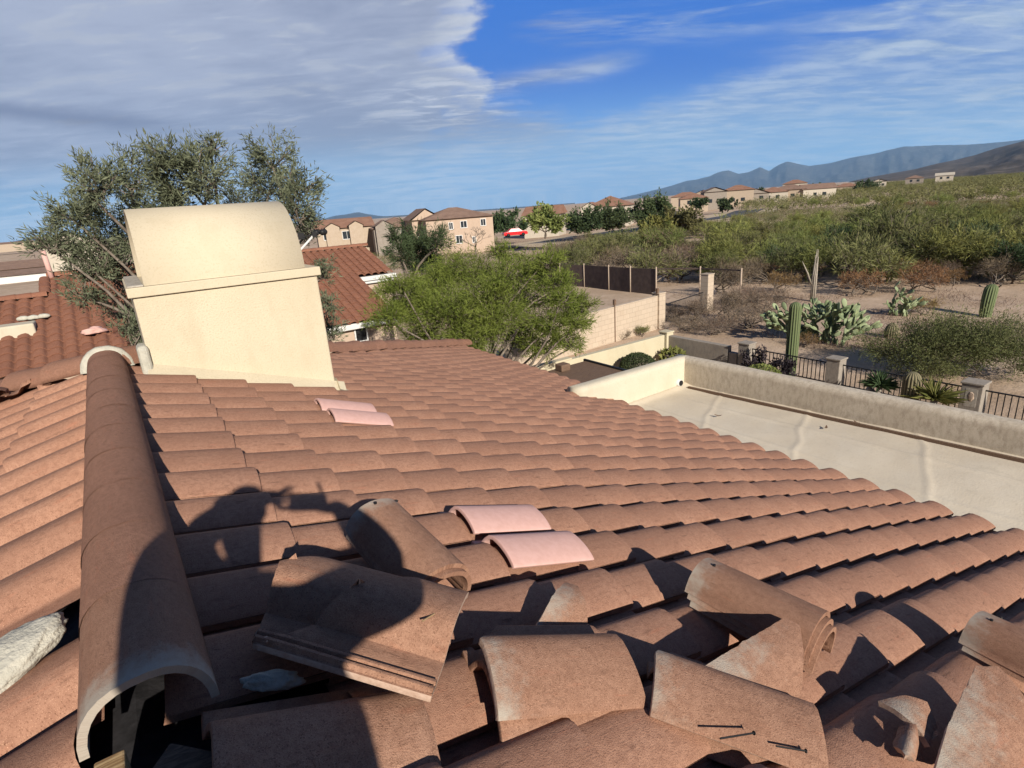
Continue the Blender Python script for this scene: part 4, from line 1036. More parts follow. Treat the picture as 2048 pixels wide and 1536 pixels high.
def pillar(label, x, y, z1, w=.36, m='greyshade'):
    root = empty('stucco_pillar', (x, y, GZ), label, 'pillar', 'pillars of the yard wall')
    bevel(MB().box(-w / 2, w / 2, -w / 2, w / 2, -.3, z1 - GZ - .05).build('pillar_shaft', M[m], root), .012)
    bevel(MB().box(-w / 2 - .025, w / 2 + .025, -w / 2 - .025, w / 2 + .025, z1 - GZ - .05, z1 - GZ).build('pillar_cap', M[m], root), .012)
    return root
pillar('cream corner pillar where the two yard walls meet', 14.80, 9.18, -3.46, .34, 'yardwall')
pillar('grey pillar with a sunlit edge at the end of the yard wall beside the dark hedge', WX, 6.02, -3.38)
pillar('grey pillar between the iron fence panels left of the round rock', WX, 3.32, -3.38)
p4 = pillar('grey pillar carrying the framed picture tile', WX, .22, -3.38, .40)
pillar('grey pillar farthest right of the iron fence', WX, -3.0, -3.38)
root = tag(bevel(MB().box(WX - .203, WX - .188, .10, .33, -3.95, -3.52).build('picture_tile', M['mortar']), .004), 'small weathered picture tile fixed to the grey pillar', 'plaque')
o = lump('picture_motif', (WX - .206, .21, -3.70), (.006, .055, .11), 5, M['pinkwall'], (0, 0, 0), .3, 3, -.5); subp(o, root)
def iron_fence(label, y0, y1):
    root = empty('iron_fence', (WX, y0, -4.2), label, 'fence', 'iron fence panels of the yard')
    mb = MB()
    for z in (.62, .06): mb.box(-.014, .014, 0, y1 - y0, z, z + .03)
    mb.build('rail', M['black'], root)
    mb = MB(); n = int((y1 - y0) / .115)
    for k in range(1, n): yy = k * (y1 - y0) / n; mb.box(-.009, .009, yy - .009, yy + .009, .09, .62)
    mb.build('picket', M['black'], root).__setitem__('label', 'row of thin upright black bars')
    return root
iron_fence('black iron fence panel in front of the tall saguaro', 3.50, 5.84)
iron_fence('black iron fence panel with the round rock and the yucca', .42, 3.14)
iron_fence('black iron fence panel at the right margin', -2.82, .02)
for y0, y1, lb in ((3.50, 5.84, 'low grey curb under the iron fence by the saguaro'), (.42, 3.14, 'low grey curb under the iron fence by the yucca'), (-2.82, .02, 'low grey curb under the iron fence at the right margin')):
    tag(bevel(MB().box(WX - .09, WX + .09, y0, y1, GZ - .2, -4.2).build('fence_curb', M['greyshade']), .012), lb, 'curb', 'curbs of the iron fence')
# inside the yard
def ball_bush(name, label, c, r, sq, lm, seed, n, leaf, lw, cat='bush'):
    rg = np.random.default_rng(seed); root = empty(name, (c[0], c[1], GZ), label, cat); q = rg.normal(size=(n, 3)); q /= np.linalg.norm(q, axis=1)[:, None]
    dv = q.copy(); rr = r * (1 - np.abs(rg.normal(0, .05, n)))
    rr *= np.array([1 + .05 * noise.noise(Vector((v * 2.6).tolist())) + .04 * noise.noise(Vector((v * 6).tolist())) for v in q])
    q = q * rr[:, None] * np.array([1, 1, sq]); q[:, 2] += c[2] - GZ
    V, Fq = leaves(q, leaf, lw, rg, .2, dirs=dv * .6)
    mk('crown', V, Fq, lm, root, attrs={'tone': ('FLOAT', np.repeat(rg.random(n), 4))})
    bm = bmesh.new(); bmesh.ops.create_icosphere(bm, subdivisions=3, radius=r * .90)
    for v in bm.verts: v.co.z = v.co.z * sq + c[2] - GZ
    me = bpy.data.meshes.new('inner_twigs'); bm.to_mesh(me); bm.free(); me.materials.append(M['bark']); o = bpy.data.objects.new('inner_twigs', me); COL.objects.link(o); o.parent = root
    return root
P = at_y(1276, 752, 8.3)
ball_bush('clipped_bush', 'round clipped green bush in front of the cream yard wall', (P[0], 8.3, P[2] + .28), .56, .82, M['lf_dark'], 51, 9000, .06, .03)
P = at_x(1345, 712, 14.3)
ball_bush('leafy_plant', 'small broad leaved plant at the corner pillar', (P[0], P[1], P[2] - .05), .34, .8, M['lf_green'], 52, 420, .16, .10, 'plant')
P = at_x(1560, 728, 14.2)
tree('hedge_bush', 'dark purple leaved hedge behind the first iron fence panel', 'bush', (14.35, 5.0, GZ), [(14.4, 5.6, -3.85, .3, .4, .42, 900), (14.4, 5.1, -3.8, .3, .45, .42, 900), (14.4, 4.55, -3.9, .3, .42, .40, 900)], .10, .05, leafmat('purple_leaf', (.03, .022, .028), (.10, .08, .09)), M['bark'], 53, .03, .3, 3, 8)
P = at_x(1525, 745, 13.6)
ball_bush('low_bush', 'low dark green bush below the first grey pillar', (P[0], P[1], P[2] - .1), .45, .6, M['lf_green'], 54, 3000, .08, .03)
# brown tile-less strip of patio roof with a vent box, by the near edge of the yard
o = tag(bevel(MB().box(6.3, 8.1, 4.6, 5.9, -2.62, -2.54).build('patio_roof', M['oldwood']), .01), 'flat brown patio roof corner between the tile roof and the parapet', 'patio roof')
mb = MB(); mb.beam((8.12, 4.55, -2.58), (8.12, 5.95, -2.58), .05, .16); subp(mb.build('fascia', M['black']), o)
mb = MB(); mb.beam((6.25, 4.56, -2.59), (8.14, 4.56, -2.59), .04, .10); subp(mb.build('trim', M['white']), o)
tag(bevel(MB().box(7.10, 7.36, 5.55, 5.80, -2.54, -2.38).build('roof_vent', M['oldwood']), .02), 'small brown vent box on the patio roof', 'vent')
# ------------------------------------------------------------------ block wall, lot, brown view fence, gate
def block_mat():
    m, n, l, b = mat('block_wall', .95, .1); t = NT(m); v = t.coord('Object')
    br = n.new('ShaderNodeTexBrick'); l.new(v, br.inputs[0]); mp = v.node; mp.inputs['Rotation'].default_value = (R(90), 0, 0)
    br.inputs['Scale'].default_value = 1; br.inputs['Brick Width'].default_value = .41; br.inputs['Row Height'].default_value = .205; br.inputs['Mortar Size'].default_value = .010
    br.inputs['Color1'].default_value = (.46, .375, .285, 1); br.inputs['Color2'].default_value = (.425, .345, .262, 1); br.inputs['Mortar'].default_value = (.34, .275, .21, 1)
    d = t.noise(t.coord('Object'), 2.2, 5, .65)
    l.new(t.mix(t.math('MULTIPLY', t.ramp(d, .5, .7), .35), br.outputs[0], (.36, .27, .19)), b.inputs['Base Color'])
    t.bump(br.outputs['Fac'], b, -.4, .01)
    return m
M['block'] = block_mat()
A_, B_ = np.array([10.2, 12.55]), np.array([19.15, 13.55]); dd_ = B_ - A_; yaw_ = math.atan2(dd_[1], dd_[0]); Lw = float(np.linalg.norm(dd_))
bw = tag(bevel(MB().box(0, Lw, -.1, .1, -.3, 1.48).build('block_wall', M['block'], None, False, (A_[0], A_[1], GZ)), .008), 'long tan concrete block wall facing the sun beyond the yard', 'wall'); bw.rotation_euler = (0, 0, yaw_)
gp = pillar('tan block pillar at the right end of the block wall', B_[0] + .22, B_[1] + .02, GZ + 1.60, .42, 'block'); del gp['group']
gp2 = pillar('tall weathered block pillar right of the iron gate among dry branches', 23.9, 14.4, GZ + 1.85, .46, 'block'); del gp2['group']
root = empty('iron_gate', (19.65, 13.62, GZ + .1), 'low iron gate between the two tan block pillars', 'gate', None, (0, 0, math.atan2(.78, 4.0)))
mb = MB()
for z in (.10, .82): mb.box(0, 4.0, -.015, .015, z, z + .04)
for k in range(33): mb.box(.05 + k * .12, .065 + k * .12, -.008, .008, .1, .84)
mb.build('bars', M['black'], root)
for k, (px, py, h, lb) in enumerate(((1138, 708, 1.45, 'rusty stake nearest to the left end of the block wall'), (1230, 684, 1.60, 'rusty stake with a square head in the middle of the block wall'), (1314, 658, 1.65, 'rusty stake with a square head beside the block pillar'))):
    P = on_ground(px, py); mb = MB(); mb.box(-.025, .025, -.025, .025, -.2, h)
    root = empty('stake', tuple(P), lb, 'stake', 'rusty stakes along the block wall'); mb.build('post', M['oldwood'], root)
    if k: MB().box(-.05, .05, -.05, .05, h, h + .22).build('post_head', M['oldwood'], root)
M['brownfence'] = plain('brown_screen', (.085, .062, .055), (.13, .095, .08), 3, .8, .2, 30)
M['fencepost'] = plain('rusty_fence_post', (.40, .30, .22), (.50, .40, .31), 20, .8, .2, 60)
fx = [on_ground(px, py) for px, py in ((1076, 566), (1121, 571), (1169, 574), (1218, 580), (1261, 585), (1312, 590), (1399, 592), (1480, 600))]
root = empty('screen_fence', tuple(fx[0]), 'brown solid screen fence with pale posts beyond the sandy lot', 'fence')
for i, P in enumerate(fx):
    q = P - fx[0]; mb = MB(); mb.tube([q + np.array([0, 0, -.3]), q + np.array([0, 0, 1.75])], .045, 8); mb.build('post', M['fencepost'], root, True)
    if i < len(fx) - 1:
        n_ = fx[i + 1] - fx[0]; lo, hi = (0.0, 1.62) if i < 5 else (1.58, 1.66)
        mb = MB(); mb.add([q + np.array([0, 0, lo]), n_ + np.array([0, 0, lo]), n_ + np.array([0, 0, hi]), q + np.array([0, 0, hi]),
                           q + np.array([.03, .02, lo]), n_ + np.array([.03, .02, lo]), n_ + np.array([.03, .02, hi]), q + np.array([.03, .02, hi])],
                          [(0, 1, 2, 3), (7, 6, 5, 4), (3, 2, 6, 7), (0, 4, 5, 1), (0, 3, 7, 4), (1, 5, 6, 2)])
        mb.build('panel' if i < 5 else 'top_rail', M['brownfence'], root)
# brush piles and sparse shrubs by the wall and gate
for k, (px, py, s, kd, lb) in enumerate(((1395, 650, .9, 'dry', 'sprawling grey brush pile in front of the iron gate'), (1455, 640, 1.0, 'dry', 'tangled leafless brush right of the iron gate'), (1500, 610, 1.1, 'dry', 'big leafless bush behind the block pillar'),
        (1345, 640, .55, 'dry', 'low grey brush at the foot of the block pillar'), (1240, 678, .40, 'dry', 'thin dry plant at the middle stake'), (1283, 672, .38, 'olive', 'young pale green sapling before the block wall'), (1195, 690, .35, 'dry', 'sparse dry weed before the block wall'),
        (1365, 662, .8, 'dry', 'flattened grey brush nearest to the yard wall corner'), (1430, 668, .9, 'dry', 'broad heap of grey branches behind the yard wall'), (1490, 655, 1.0, 'dry', 'heap of bare branches left of the prickly pear'), (1540, 625, 1.2, 'dry', 'tall bare thicket left of the dead saguaro'),
        (1460, 590, 1.3, 'dry', 'large bare mesquite behind the weathered block pillar'), (1350, 560,2.1, 'dry', 'bare mesquite seen through the open bay of the screen fence'), (1430, 560, 1.4, 'olive', 'dull olive mesquite behind the last post of the screen fence'),
        (1150, 556,2.1, 'olive', 'olive mesquite rising behind the left panels of the screen fence'), (1235, 562,2.1, 'dry', 'bare brown mesquite behind the middle panels of the screen fence'), (1300, 566,2.1, 'olive', 'olive mesquite behind the right panels of the screen fence'),
        (1120, 535, 2.0, 'dry', 'tangle of bare twigs at the left end of the screen fence'), (1185, 530, 2.0, 'olive', 'broad olive bush beyond the second fence panel'), (1250, 525, 2.2, 'olive', 'broad olive bush beyond the fourth fence panel'), (1320, 528, 2.2, 'dry', 'big bare bush beyond the right end of the screen fence'),
        (1385, 530, 2.1, 'dry', 'big bare bush beyond the open bay of the screen fence'), (1290, 500, 2.0, 'green', 'green bush between the screen fence and the road'), (1160, 505, 1.8, 'dry', 'dry bush between the screen fence and the road'), (1445, 520, 2.0, 'olive', 'olive bush beyond the end post of the screen fence'),
        (1560, 585, 1.2, 'rust', 'rust brown bush left of the dead saguaro'), (1720, 590, 1.2, 'rust', 'wide rust brown bush behind the big prickly pear'), (1840, 585, 1.1, 'rust', 'rust brown bush behind the smaller prickly pear'))):
    P = on_ground(px, py); put(kd, P[0], P[1], s, 1, lb)
# ------------------------------------------------------------------ cacti
def cactus_mat(name, c0, c1, tip):
    m, n, l, b = mat(name, .75, .2); t = NT(m)
    x = t.attr('tone'); c = t.mix(x, c0, c1)
    g = t.noise(t.coord('Object'), 18, 4, .6); c = t.mix(t.math('MULTIPLY', t.ramp(g, .5, .7), .3), c, tip); l.new(c, b.inputs['Base Color']); return m
M['saguaro'] = cactus_mat('saguaro_skin', (.04, .055, .024), (.145, .18, .08), (.17, .155, .085))
M['barrelc'] = cactus_mat('barrel_skin', (.05, .055, .03), (.20, .17, .10), (.26, .20, .13))
def saguaro(name, label, x, y, h, r, ribs, seed, m='saguaro', cat='cactus', tilt=0., top=.5):
    rg = np.random.default_rng(seed); V = []; F = []; T = []; n = ribs * 6; zs = [0, .1, .25, .4, .6, .8, .92, .97, .99, 1.0]; rs = [.86, .9, .95, 1, 1, .96, .80, .55, .28, .04]
    dome = r * top / h
    zs = list(np.linspace(-.05, 1 - dome * 2, 12)) + [1 - dome * 2 * (1 - math.sin(a)) for a in np.linspace(.15, math.pi / 2, 9)]
    rs = [.88 + .12 * smooth(0, .5, z) for z in zs[:12]] + [max(.03, math.cos(a)) for a in np.linspace(.15, math.pi / 2, 9)]
    for z, q in zip(zs, rs):
        for k in range(n):
            th = 2 * math.pi * k / n; w = abs(math.cos(ribs * th / 2)) ; e = r * q * (.84 + .16 * w) * (1 + .03 * noise.noise((z * 4, seed, 0)))
            V.append((e * math.cos(th) + tilt * z * z, e * math.sin(th), z * h)); T.append(w ** 1.5)
    for i in range(len(zs) - 1):
        for k in range(n): F.append((i * n + k, i * n + (k + 1) % n, (i + 1) * n + (k + 1) % n, (i + 1) * n + k))
    o = mk(name, V, np.array(F, np.int32), M[m], None, (x, y, ground_z(x, y)), True, {'tone': ('FLOAT', T)})
    return tag(o, label, cat)
P = at_x(1592, 604, 15.55); saguaro('saguaro', 'tall ribbed green saguaro standing right behind the iron fence', 15.55, P[1], P[2] - GZ, .175, 14, 61)
P = on_ground(1970, 632); saguaro('saguaro', 'short dark saguaro alone on the open ground at the far right', P[0], P[1], 1.32, .25, 15, 62, tilt=.22)
P = on_ground(1782, 675); saguaro('barrel_cactus', 'round barrel cactus on the bare ground right of the prickly pear', P[0], P[1], .58, .27, 18, 63, 'barrelc', top=.9)
P = at_x(1817, 808, 14.35); saguaro('barrel_cactus', 'dark upright barrel cactus inside the iron fence next to the yucca', 14.35, P[1], 1.42, .19, 16, 64, 'barrelc')
P = at_x(2030, 850, 14.3); saguaro('barrel_cactus', 'dark round barrel cactus inside the fence at the right margin', 14.3, P[1], .60, .24, 16, 65, 'barrelc', top=.9)
tag(lump('round_rock', (14.45, 2.25, -4.15), (.14, .14, .26), 6, M['greyshade'], (0, 0, 0), .25, 3), 'small grey rock figure standing at the curb beside the pillar', 'rock')
def pads_mat():
    m, n, l, b = mat('pad_skin', .7, .25); t = NT(m); c = t.mix(t.attr('tone'), (.11, .15, .07), (.26, .30, .17))
    g = t.noise(t.coord('Object'), 9, 3, .6); c = t.mix(t.math('MULTIPLY', t.ramp(g, .58, .72), .4), c, (.55, .52, .22)); l.new(c, b.inputs['Base Color']); return m
M['pads'] = pads_mat()
def prickly_pear(label, x, y, wide, h, n, seed, size=.30):
    rg = np.random.default_rng(seed); V = []; F = []; T = []
    bm = bmesh.new(); bmesh.ops.create_icosphere(bm, subdivisions=2, radius=1); SV = np.array([v.co[:] for v in bm.verts]); SF = [tuple(v.index for v in f.verts) for f in bm.faces]; bm.free()
    tips = [(np.array([rg.uniform(-.06, .06) * wide, (q_ - 6) / 13 * wide * .62, 0.]), rg.normal(size=3) * .3 + np.array([0, 0, 1.])) for q_ in range(13)]
    cnt = 0
    while cnt < n:
        i = cnt if cnt < 13 else rg.integers(len(tips)); p, d = tips[i]; d = d / np.linalg.norm(d); s = size * rg.uniform(.75, 1.25)
        w = np.cross(d, rg.normal(size=3)); w /= np.linalg.norm(w); nn = np.cross(d, w); tone = rg.random()
        Q = p + d * s * .55 + (SV[:, :1] * w * s * .27 * (1.05 + .25 * SV[:, 2:3]) + SV[:, 2:3] * d * s * .56 + SV[:, 1:2] * nn * s * .075)
        k = len(V); V += Q.tolist(); F += [tuple(a + k for a in f) for f in SF]; T += [tone] * len(Q); cnt += 1
        e = p + d * s * 1.05
        if e[2] < h * (1 - .55 * (np.hypot(e[0] / wide * 2.2, e[1] / wide * 1.7)) ** 2):
            for _ in range(2): 
                v = d * .9 + rg.normal(size=3) * .55; v[2] = v[2] * .6 + .42; v[:2] += e[:2] / wide * .45; tips.append((e, v))
        if len(tips) > 70: tips.pop(rg.integers(13, 30))
    root = empty('prickly_pear', (x, y, ground_z(x, y)), label, 'cactus')
    mk('pads', V, np.array(F, np.int32), M['pads'], root, None, True, {'tone': ('FLOAT', T)}); return root
P = on_ground(1655, 688); prickly_pear('big spreading prickly pear with pale green pads behind the tall saguaro', P[0], P[1] + .45, 3.6, 1.55, 560, 71, .29)
P = on_ground(1795, 632); prickly_pear('smaller prickly pear among dry brush behind the barrel cactus', P[0], P[1], 1.3, 1.45, 110, 72, .27)
put('rust', P[0] + .8, P[1] - .6, .75, 1, 'dry brown bush wrapped around the smaller prickly pear')
P = on_ground(1915, 752); z0 = ground_z(P[0], P[1])
tree('creosote_bush', 'large airy olive creosote bush outside the fence behind the yucca', 'bush', (P[0], P[1], z0),
     [(P[0] + dx, P[1] + dy, z0 + dz, .95, .95, .75, 5200) for dx, dy, dz in ((-.9, 1.3, .85), (.2, .6, 1.15), (.9, -.5, 1.05), (-.3, .2, 1.0), (.6, -1.3, .8), (-.6, .9, 1.15), (.1, -.5, 1.3), (.4, .1, .8), (-.9, .4, .7))], .11, .018, leafmat('creosote_leaf', (.085, .095, .034), (.165, .165, .065)), M['bark'], 91, .035, .15, 4, 16, None, .40, .3, .25, .004)
P = on_ground(1620, 690); put('rust', P[0] - .3, P[1], .45, 1, 'small twiggy bush in front of the big prickly pear')
# dead saguaro skeleton
P = on_ground(1625, 602); root = empty('dead_saguaro', tuple(P), 'dead grey saguaro skeleton of bare ribs standing among the scrub', 'cactus'); mb = MB(); rg = np.random.default_rng(5)
for k in range(7): a = k * .9; mb.tube([(.10 * math.cos(a), .10 * math.sin(a), -.1), (.09 * math.cos(a), .09 * math.sin(a), 1.3), (.06 * math.cos(a) + .05, .06 * math.sin(a), 2.2 + rg.uniform(-.3, .6))], [.045, .04, .015], 5)
mb.build('ribs', M['palebark'], root, True); mb = MB(); mb.tube([(-.1, .1, .9), (-.45, .15, 1.5), (-.75, .3, 2.1)], [.05, .04, .015], 5); mb.build('dry_arm', M['palebark'], root, True)
def yucca(name, label, x, y, z, n, ln, seed, up, lm, trunk_h=.3):
    rg = np.random.default_rng(seed); root = empty(name, (x, y, z), label, 'plant'); V = []; F = []; T = []
    for k in range(n):
        a = rg.uniform(0, 6.283); e = math.asin(min(1, max(-.2, rg.uniform(up - .5, 1.0)))); d = np.array([math.cos(a) * math.cos(e), math.sin(a) * math.cos(e), math.sin(e)]); s = np.array([-math.sin(a), math.cos(a), 0]); l_ = ln * rg.uniform(.7, 1.15)
        b0 = np.array([0, 0, trunk_h]) + d * .03; m_ = b0 + d * l_ * .5 + np.array([0, 0, .03]); t_ = b0 + d * l_ - np.array([0, 0, .08 * l_ * math.cos(e)]); i = len(V)
        V += [b0 - s * .018, b0 + s * .018, m_ + s * .02, t_, m_ - s * .02]; F.append((i, i + 1, i + 2, i + 3, i + 4)); T += [rg.random()] * 5
    mk('leaves', V, F, lm, root, attrs={'tone': ('FLOAT', T)}); mb = MB(); mb.tube([(0, 0, -.2), (0, 0, trunk_h + .05)], [.10, .07], 8); mb.build('stem', M['palebark'], root, True)
    return root
P = at_x(1870, 790, 14.35); yucca('yucca', 'spiky green yucca inside the iron fence left of the picture pillar', 14.35, P[1], GZ + .1, 120, .62, 81, .62, M['lf_green'], .72)
P = at_x(1760, 770, 14.3); yucca('desert_spoon', 'dark narrow spiky plant inside the fence right of the rock', 14.3, P[1], GZ + .1, 150, .46, 82, .55, M['lf_dark'], .80)

# dry leaves blown onto the flat roof
for px, py, lb, rz in ((1652, 856, 'curled dry leaf lying alone on the flat roof', .4), (1713, 846, 'dark dry leaf lying close to the parapet on the flat roof', 1.2), (1436, 832, 'tiny dry leaf on the flat roof nearest the tile edge', 2.)):
    P = at_z(px, py, -1.70)
    for _ in range(20): P = at_z(px, py, flat_z(P[0], P[1]) + .022)
    bm = bmesh.new(); n_ = 9
    vs = [[bm.verts.new(((k / (n_ - 1) - .5) * .09, s * .016 * math.sin(math.pi * (k + .15) / (n_ - .7)), .012 * abs(k / (n_ - 1) - .5) ** 1.5 * 4 + .006 * abs(s))) for s in (-1, 0, 1)] for k in range(n_)]
    for k in range(n_ - 1):
        for s in (0, 1): bm.faces.new((vs[k][s], vs[k + 1][s], vs[k + 1][s + 1], vs[k][s + 1]))
    me = bpy.data.meshes.new('dry_leaf'); bm.to_mesh(me); bm.free(); me.materials.append(M['oldwood']); o = bpy.data.objects.new('dry_leaf', me); COL.objects.link(o); o.location = P; o.rotation_euler = (0, 0, rz)
    so_ = o.modifiers.new('solid', 'SOLIDIFY'); so_.thickness = .002; tag(o, lb, 'leaf')
# ------------------------------------------------------------------ neighbour houses near by
def plane_roof(origin, rows_, cols_, skip=None): return [(i, -.298 * k) for k in rows_ for i in cols_]
def nb_slope(parent, x0, x1, yr, zr_, ye, pitch=1 / 3, name='roof_slope', clip=None, us=US[::2]):
    """slope facing us (-Y): ridge at y=yr, z=zr_, eave at y=ye, from x0 to x1"""
    cp, sp = math.cos(math.atan(pitch)), math.sin(math.atan(pitch)); n = int(round((yr - ye) / cp / TE)); m = int((x1 - x0) / TW)
    o = tile_field(name, M['nbtile'], (0, yr, zr_), (0, -cp, -sp), (1, 0, 0), (0, -sp, cp), [(i, x0 + TW * (k + .5)) for k in range(m) for i in range(1, n + 1)], 1, None, clip, us, jit=.8)
    return subp(o, parent)
n1 = empty('pink_house', (9, 19, GZ), 'pink stucco neighbour house with terracotta roof and white cornice right of the chimney', 'house')
Xr = 8.99; yE, zE = 18.55, -1.13; yR, zR = 21.6, zE + 3.05 / 3
yL = 15.0; zL = zE - (yE - yL) / 3; Xs = 7.35
nb_slope(n1, Xs - 18 * TW - .01, Xs, yR, zR, yL); nb_slope(n1, Xs, Xr, yR, zR, yE)
mb = MB(); mb.add([(2.0, yR + 3, zR - 1.1), (Xr, yR + 3, zR - 1.1), (Xr, yR, zR - .08), (2.0, yR, zR - .08)], [(0, 1, 2, 3)]); subp(mb.build('roof_slope', M['nbtile']), n1)
mb = MB(); mb.box(2.2, Xs - .15, yL + .35, yR, GZ - 2.5, zL - .12); mb.box(Xs - .15, Xr - .25, yE + .30, yR + 2, GZ - 2.5, zE - .16)
mb.add([(Xs - .15, yL + .4, zL - .2), (Xs - .15, yR, zL - .2), (Xs - .15, yR, zR - .2), (Xs - .15, yE + .2, zE - .2)], [(0, 1, 2, 3)]); mb.add([(Xr - .25, yE + .3, zE - .16), (Xr - .25, yR + 2, zE - .16), (Xr - .25, yR, zR - .2)], [(0, 1, 2)])
subp(mb.build('wall', M['pinkwall']), n1)
mb = MB(); mb.box(Xs + .05, Xr - .02, yE + .06, yE + .32, zE - .30, zE - .12); mb.box(Xs + .05, Xr - .10, yE + .14, yE + .31, zE - .42, zE - .30); subp(bevel(mb.build('cornice', M['white']), .03, 3), n1)
mb = MB(); mb.box(2.1, Xs - .05, yL + .10, yL + .36, zL - .30, zL - .10); subp(bevel(mb.build('cornice', M['white']), .03, 3), n1)
P = at_y(722, 667, yL + .33); mb = MB(); mb.box(P[0] - .19, P[0] + .19, yL + .325, yL + .36, P[2] - .25, P[2] + .2); wn = subp(mb.build('window', M['dark']), n1)
mb = MB()
for a, b_, c_, d_ in ((P[0] - .24, P[0] - .19, P[2] - .3, P[2] + .25), (P[0] + .19, P[0] + .24, P[2] - .3, P[2] + .25), (P[0] - .19, P[0] + .19, P[2] + .2, P[2] + .25), (P[0] - .19, P[0] + .19, P[2] - .3, P[2] - .25)): mb.box(a, b_, yL + .30, yL + .352, c_, d_)
subp(mb.build('frame', M['white']), wn)
for k in range(24): subp(cap_tile('ridge_tile', (2.0 + k * .29 + .31, yR, zR - .06), (2.0 + k * .29, yR, zR - .06), .14, .125, .12, (0, 0, 1), M['nbtile'], n=8), n1)
# the house on the left
n2 = empty('left_house', (-6, 16, GZ), 'neighbour house at the left edge with terracotta roof, white cornice and pink vent pipe', 'house')
PA = at_d(130, 545, 21.0); yR2, zR2, xA = PA[1], PA[2], PA[0]
y_ = 11.8
def yz(px, py):                                   # where a sight line meets that roof plane
    d = ray(px, py); s = ((zR2 - CAM[2]) + (CAM[1] - yR2) / 3) / (d[2] - d[1] / 3); return CAM + s * d
QA = yz(40, 592); xB = yz(93, 560)[0]
nb_slope(n2, xB, xB + 4.6, yR2, zR2, y_)
yB, zB = QA[1], QA[2]
nb_slope(n2, xB - 22 * TW - .01, xB, yB, zB, y_)
def clipd(r): return np.zeros_like(r)
mb = MB(); mb.box(xB - 6.4, xB + 4.5, y_ + .4, yR2, GZ - 3, zR2 - (yR2 - y_) / 3 - .15); mb.box(xB - 6.4, xB, y_ + .6, yB + 3, GZ - 3, zR2 - (yR2 - y_) / 3 - .2); subp(mb.build('wall', M['pinkwall']), n2)
mb = MB(); mb.add([(xB, yR2 + 6, zR2 - 2.1), (xB + 4.6, yR2 + 6, zR2 - 2.1), (xB + 4.6, yR2, zR2 - .1), (xB, yR2, zR2 - .1)], [(0, 1, 2, 3)]); subp(mb.build('roof_slope', M['nbtile']), n2)
for k in range(14): subp(cap_tile('ridge_tile', (xB + k * .33 + .35, yR2, zR2 - .06), (xB + k * .33, yR2, zR2 - .06), .14, .125, .12, (0, 0, 1), M['nbtile'], n=8), n2)
for k in range(20): subp(cap_tile('ridge_tile', (xB - k * .33, yB, zB - .06), (xB - k * .33 - .35, yB, zB - .06), .14, .125, .12, (0, 0, 1), M['nbtile'], n=8), n2)
for k in range(int((yR2 - yB) / .33)): y0 = yB + k * .33; subp(cap_tile('rake_tile', (xB - .05, y0, zR2 - (yR2 - y0) / 3 - .05), (xB - .05, y0 + .36, zR2 - (yR2 - y0 - .36) / 3 - .05), .14, .125, .12, (0, 0, 1), M['nbtile'], n=8), n2)
# white cornice of its lower gable with three pale mortar ends above it
C1 = yz(0, 668); C2 = yz(72, 660)
mb = MB(); mb.box(C1[0] - 3, C2[0], C1[1] - .1, C1[1] + .5, C1[2] - .35, C1[2] + .16); subp(bevel(mb.build('cornice', M['parapet']), .04, 3), n2)
for k, (px, py) in enumerate(((47, 639), (67, 637), (88, 634))):
    Q = yz(px, py); subp(lump('mortar_end', (Q[0], Q[1], Q[2] + .02), (.13, .08, .07), k, M['foam'], (0, 0, 0), .15, 3), n2)
Q = yz(103, 553); mb = MB(); mb.tube([(Q[0], Q[1], Q[2] - .1), (Q[0] - .02, Q[1], Q[2] + .72)], .065, 12); o = mb.build('vent_pipe', M['pink'], None, True); subp(o, n2)
Q = yz(190, 667); tag(lump('tile_pile', (Q[0], Q[1], Q[2] + .06), (.22, .13, .10), 7, M['pink'], (0, 0, .3), .5, 3), 'small heap of broken pink tile on the left neighbour roof', 'tile heap')
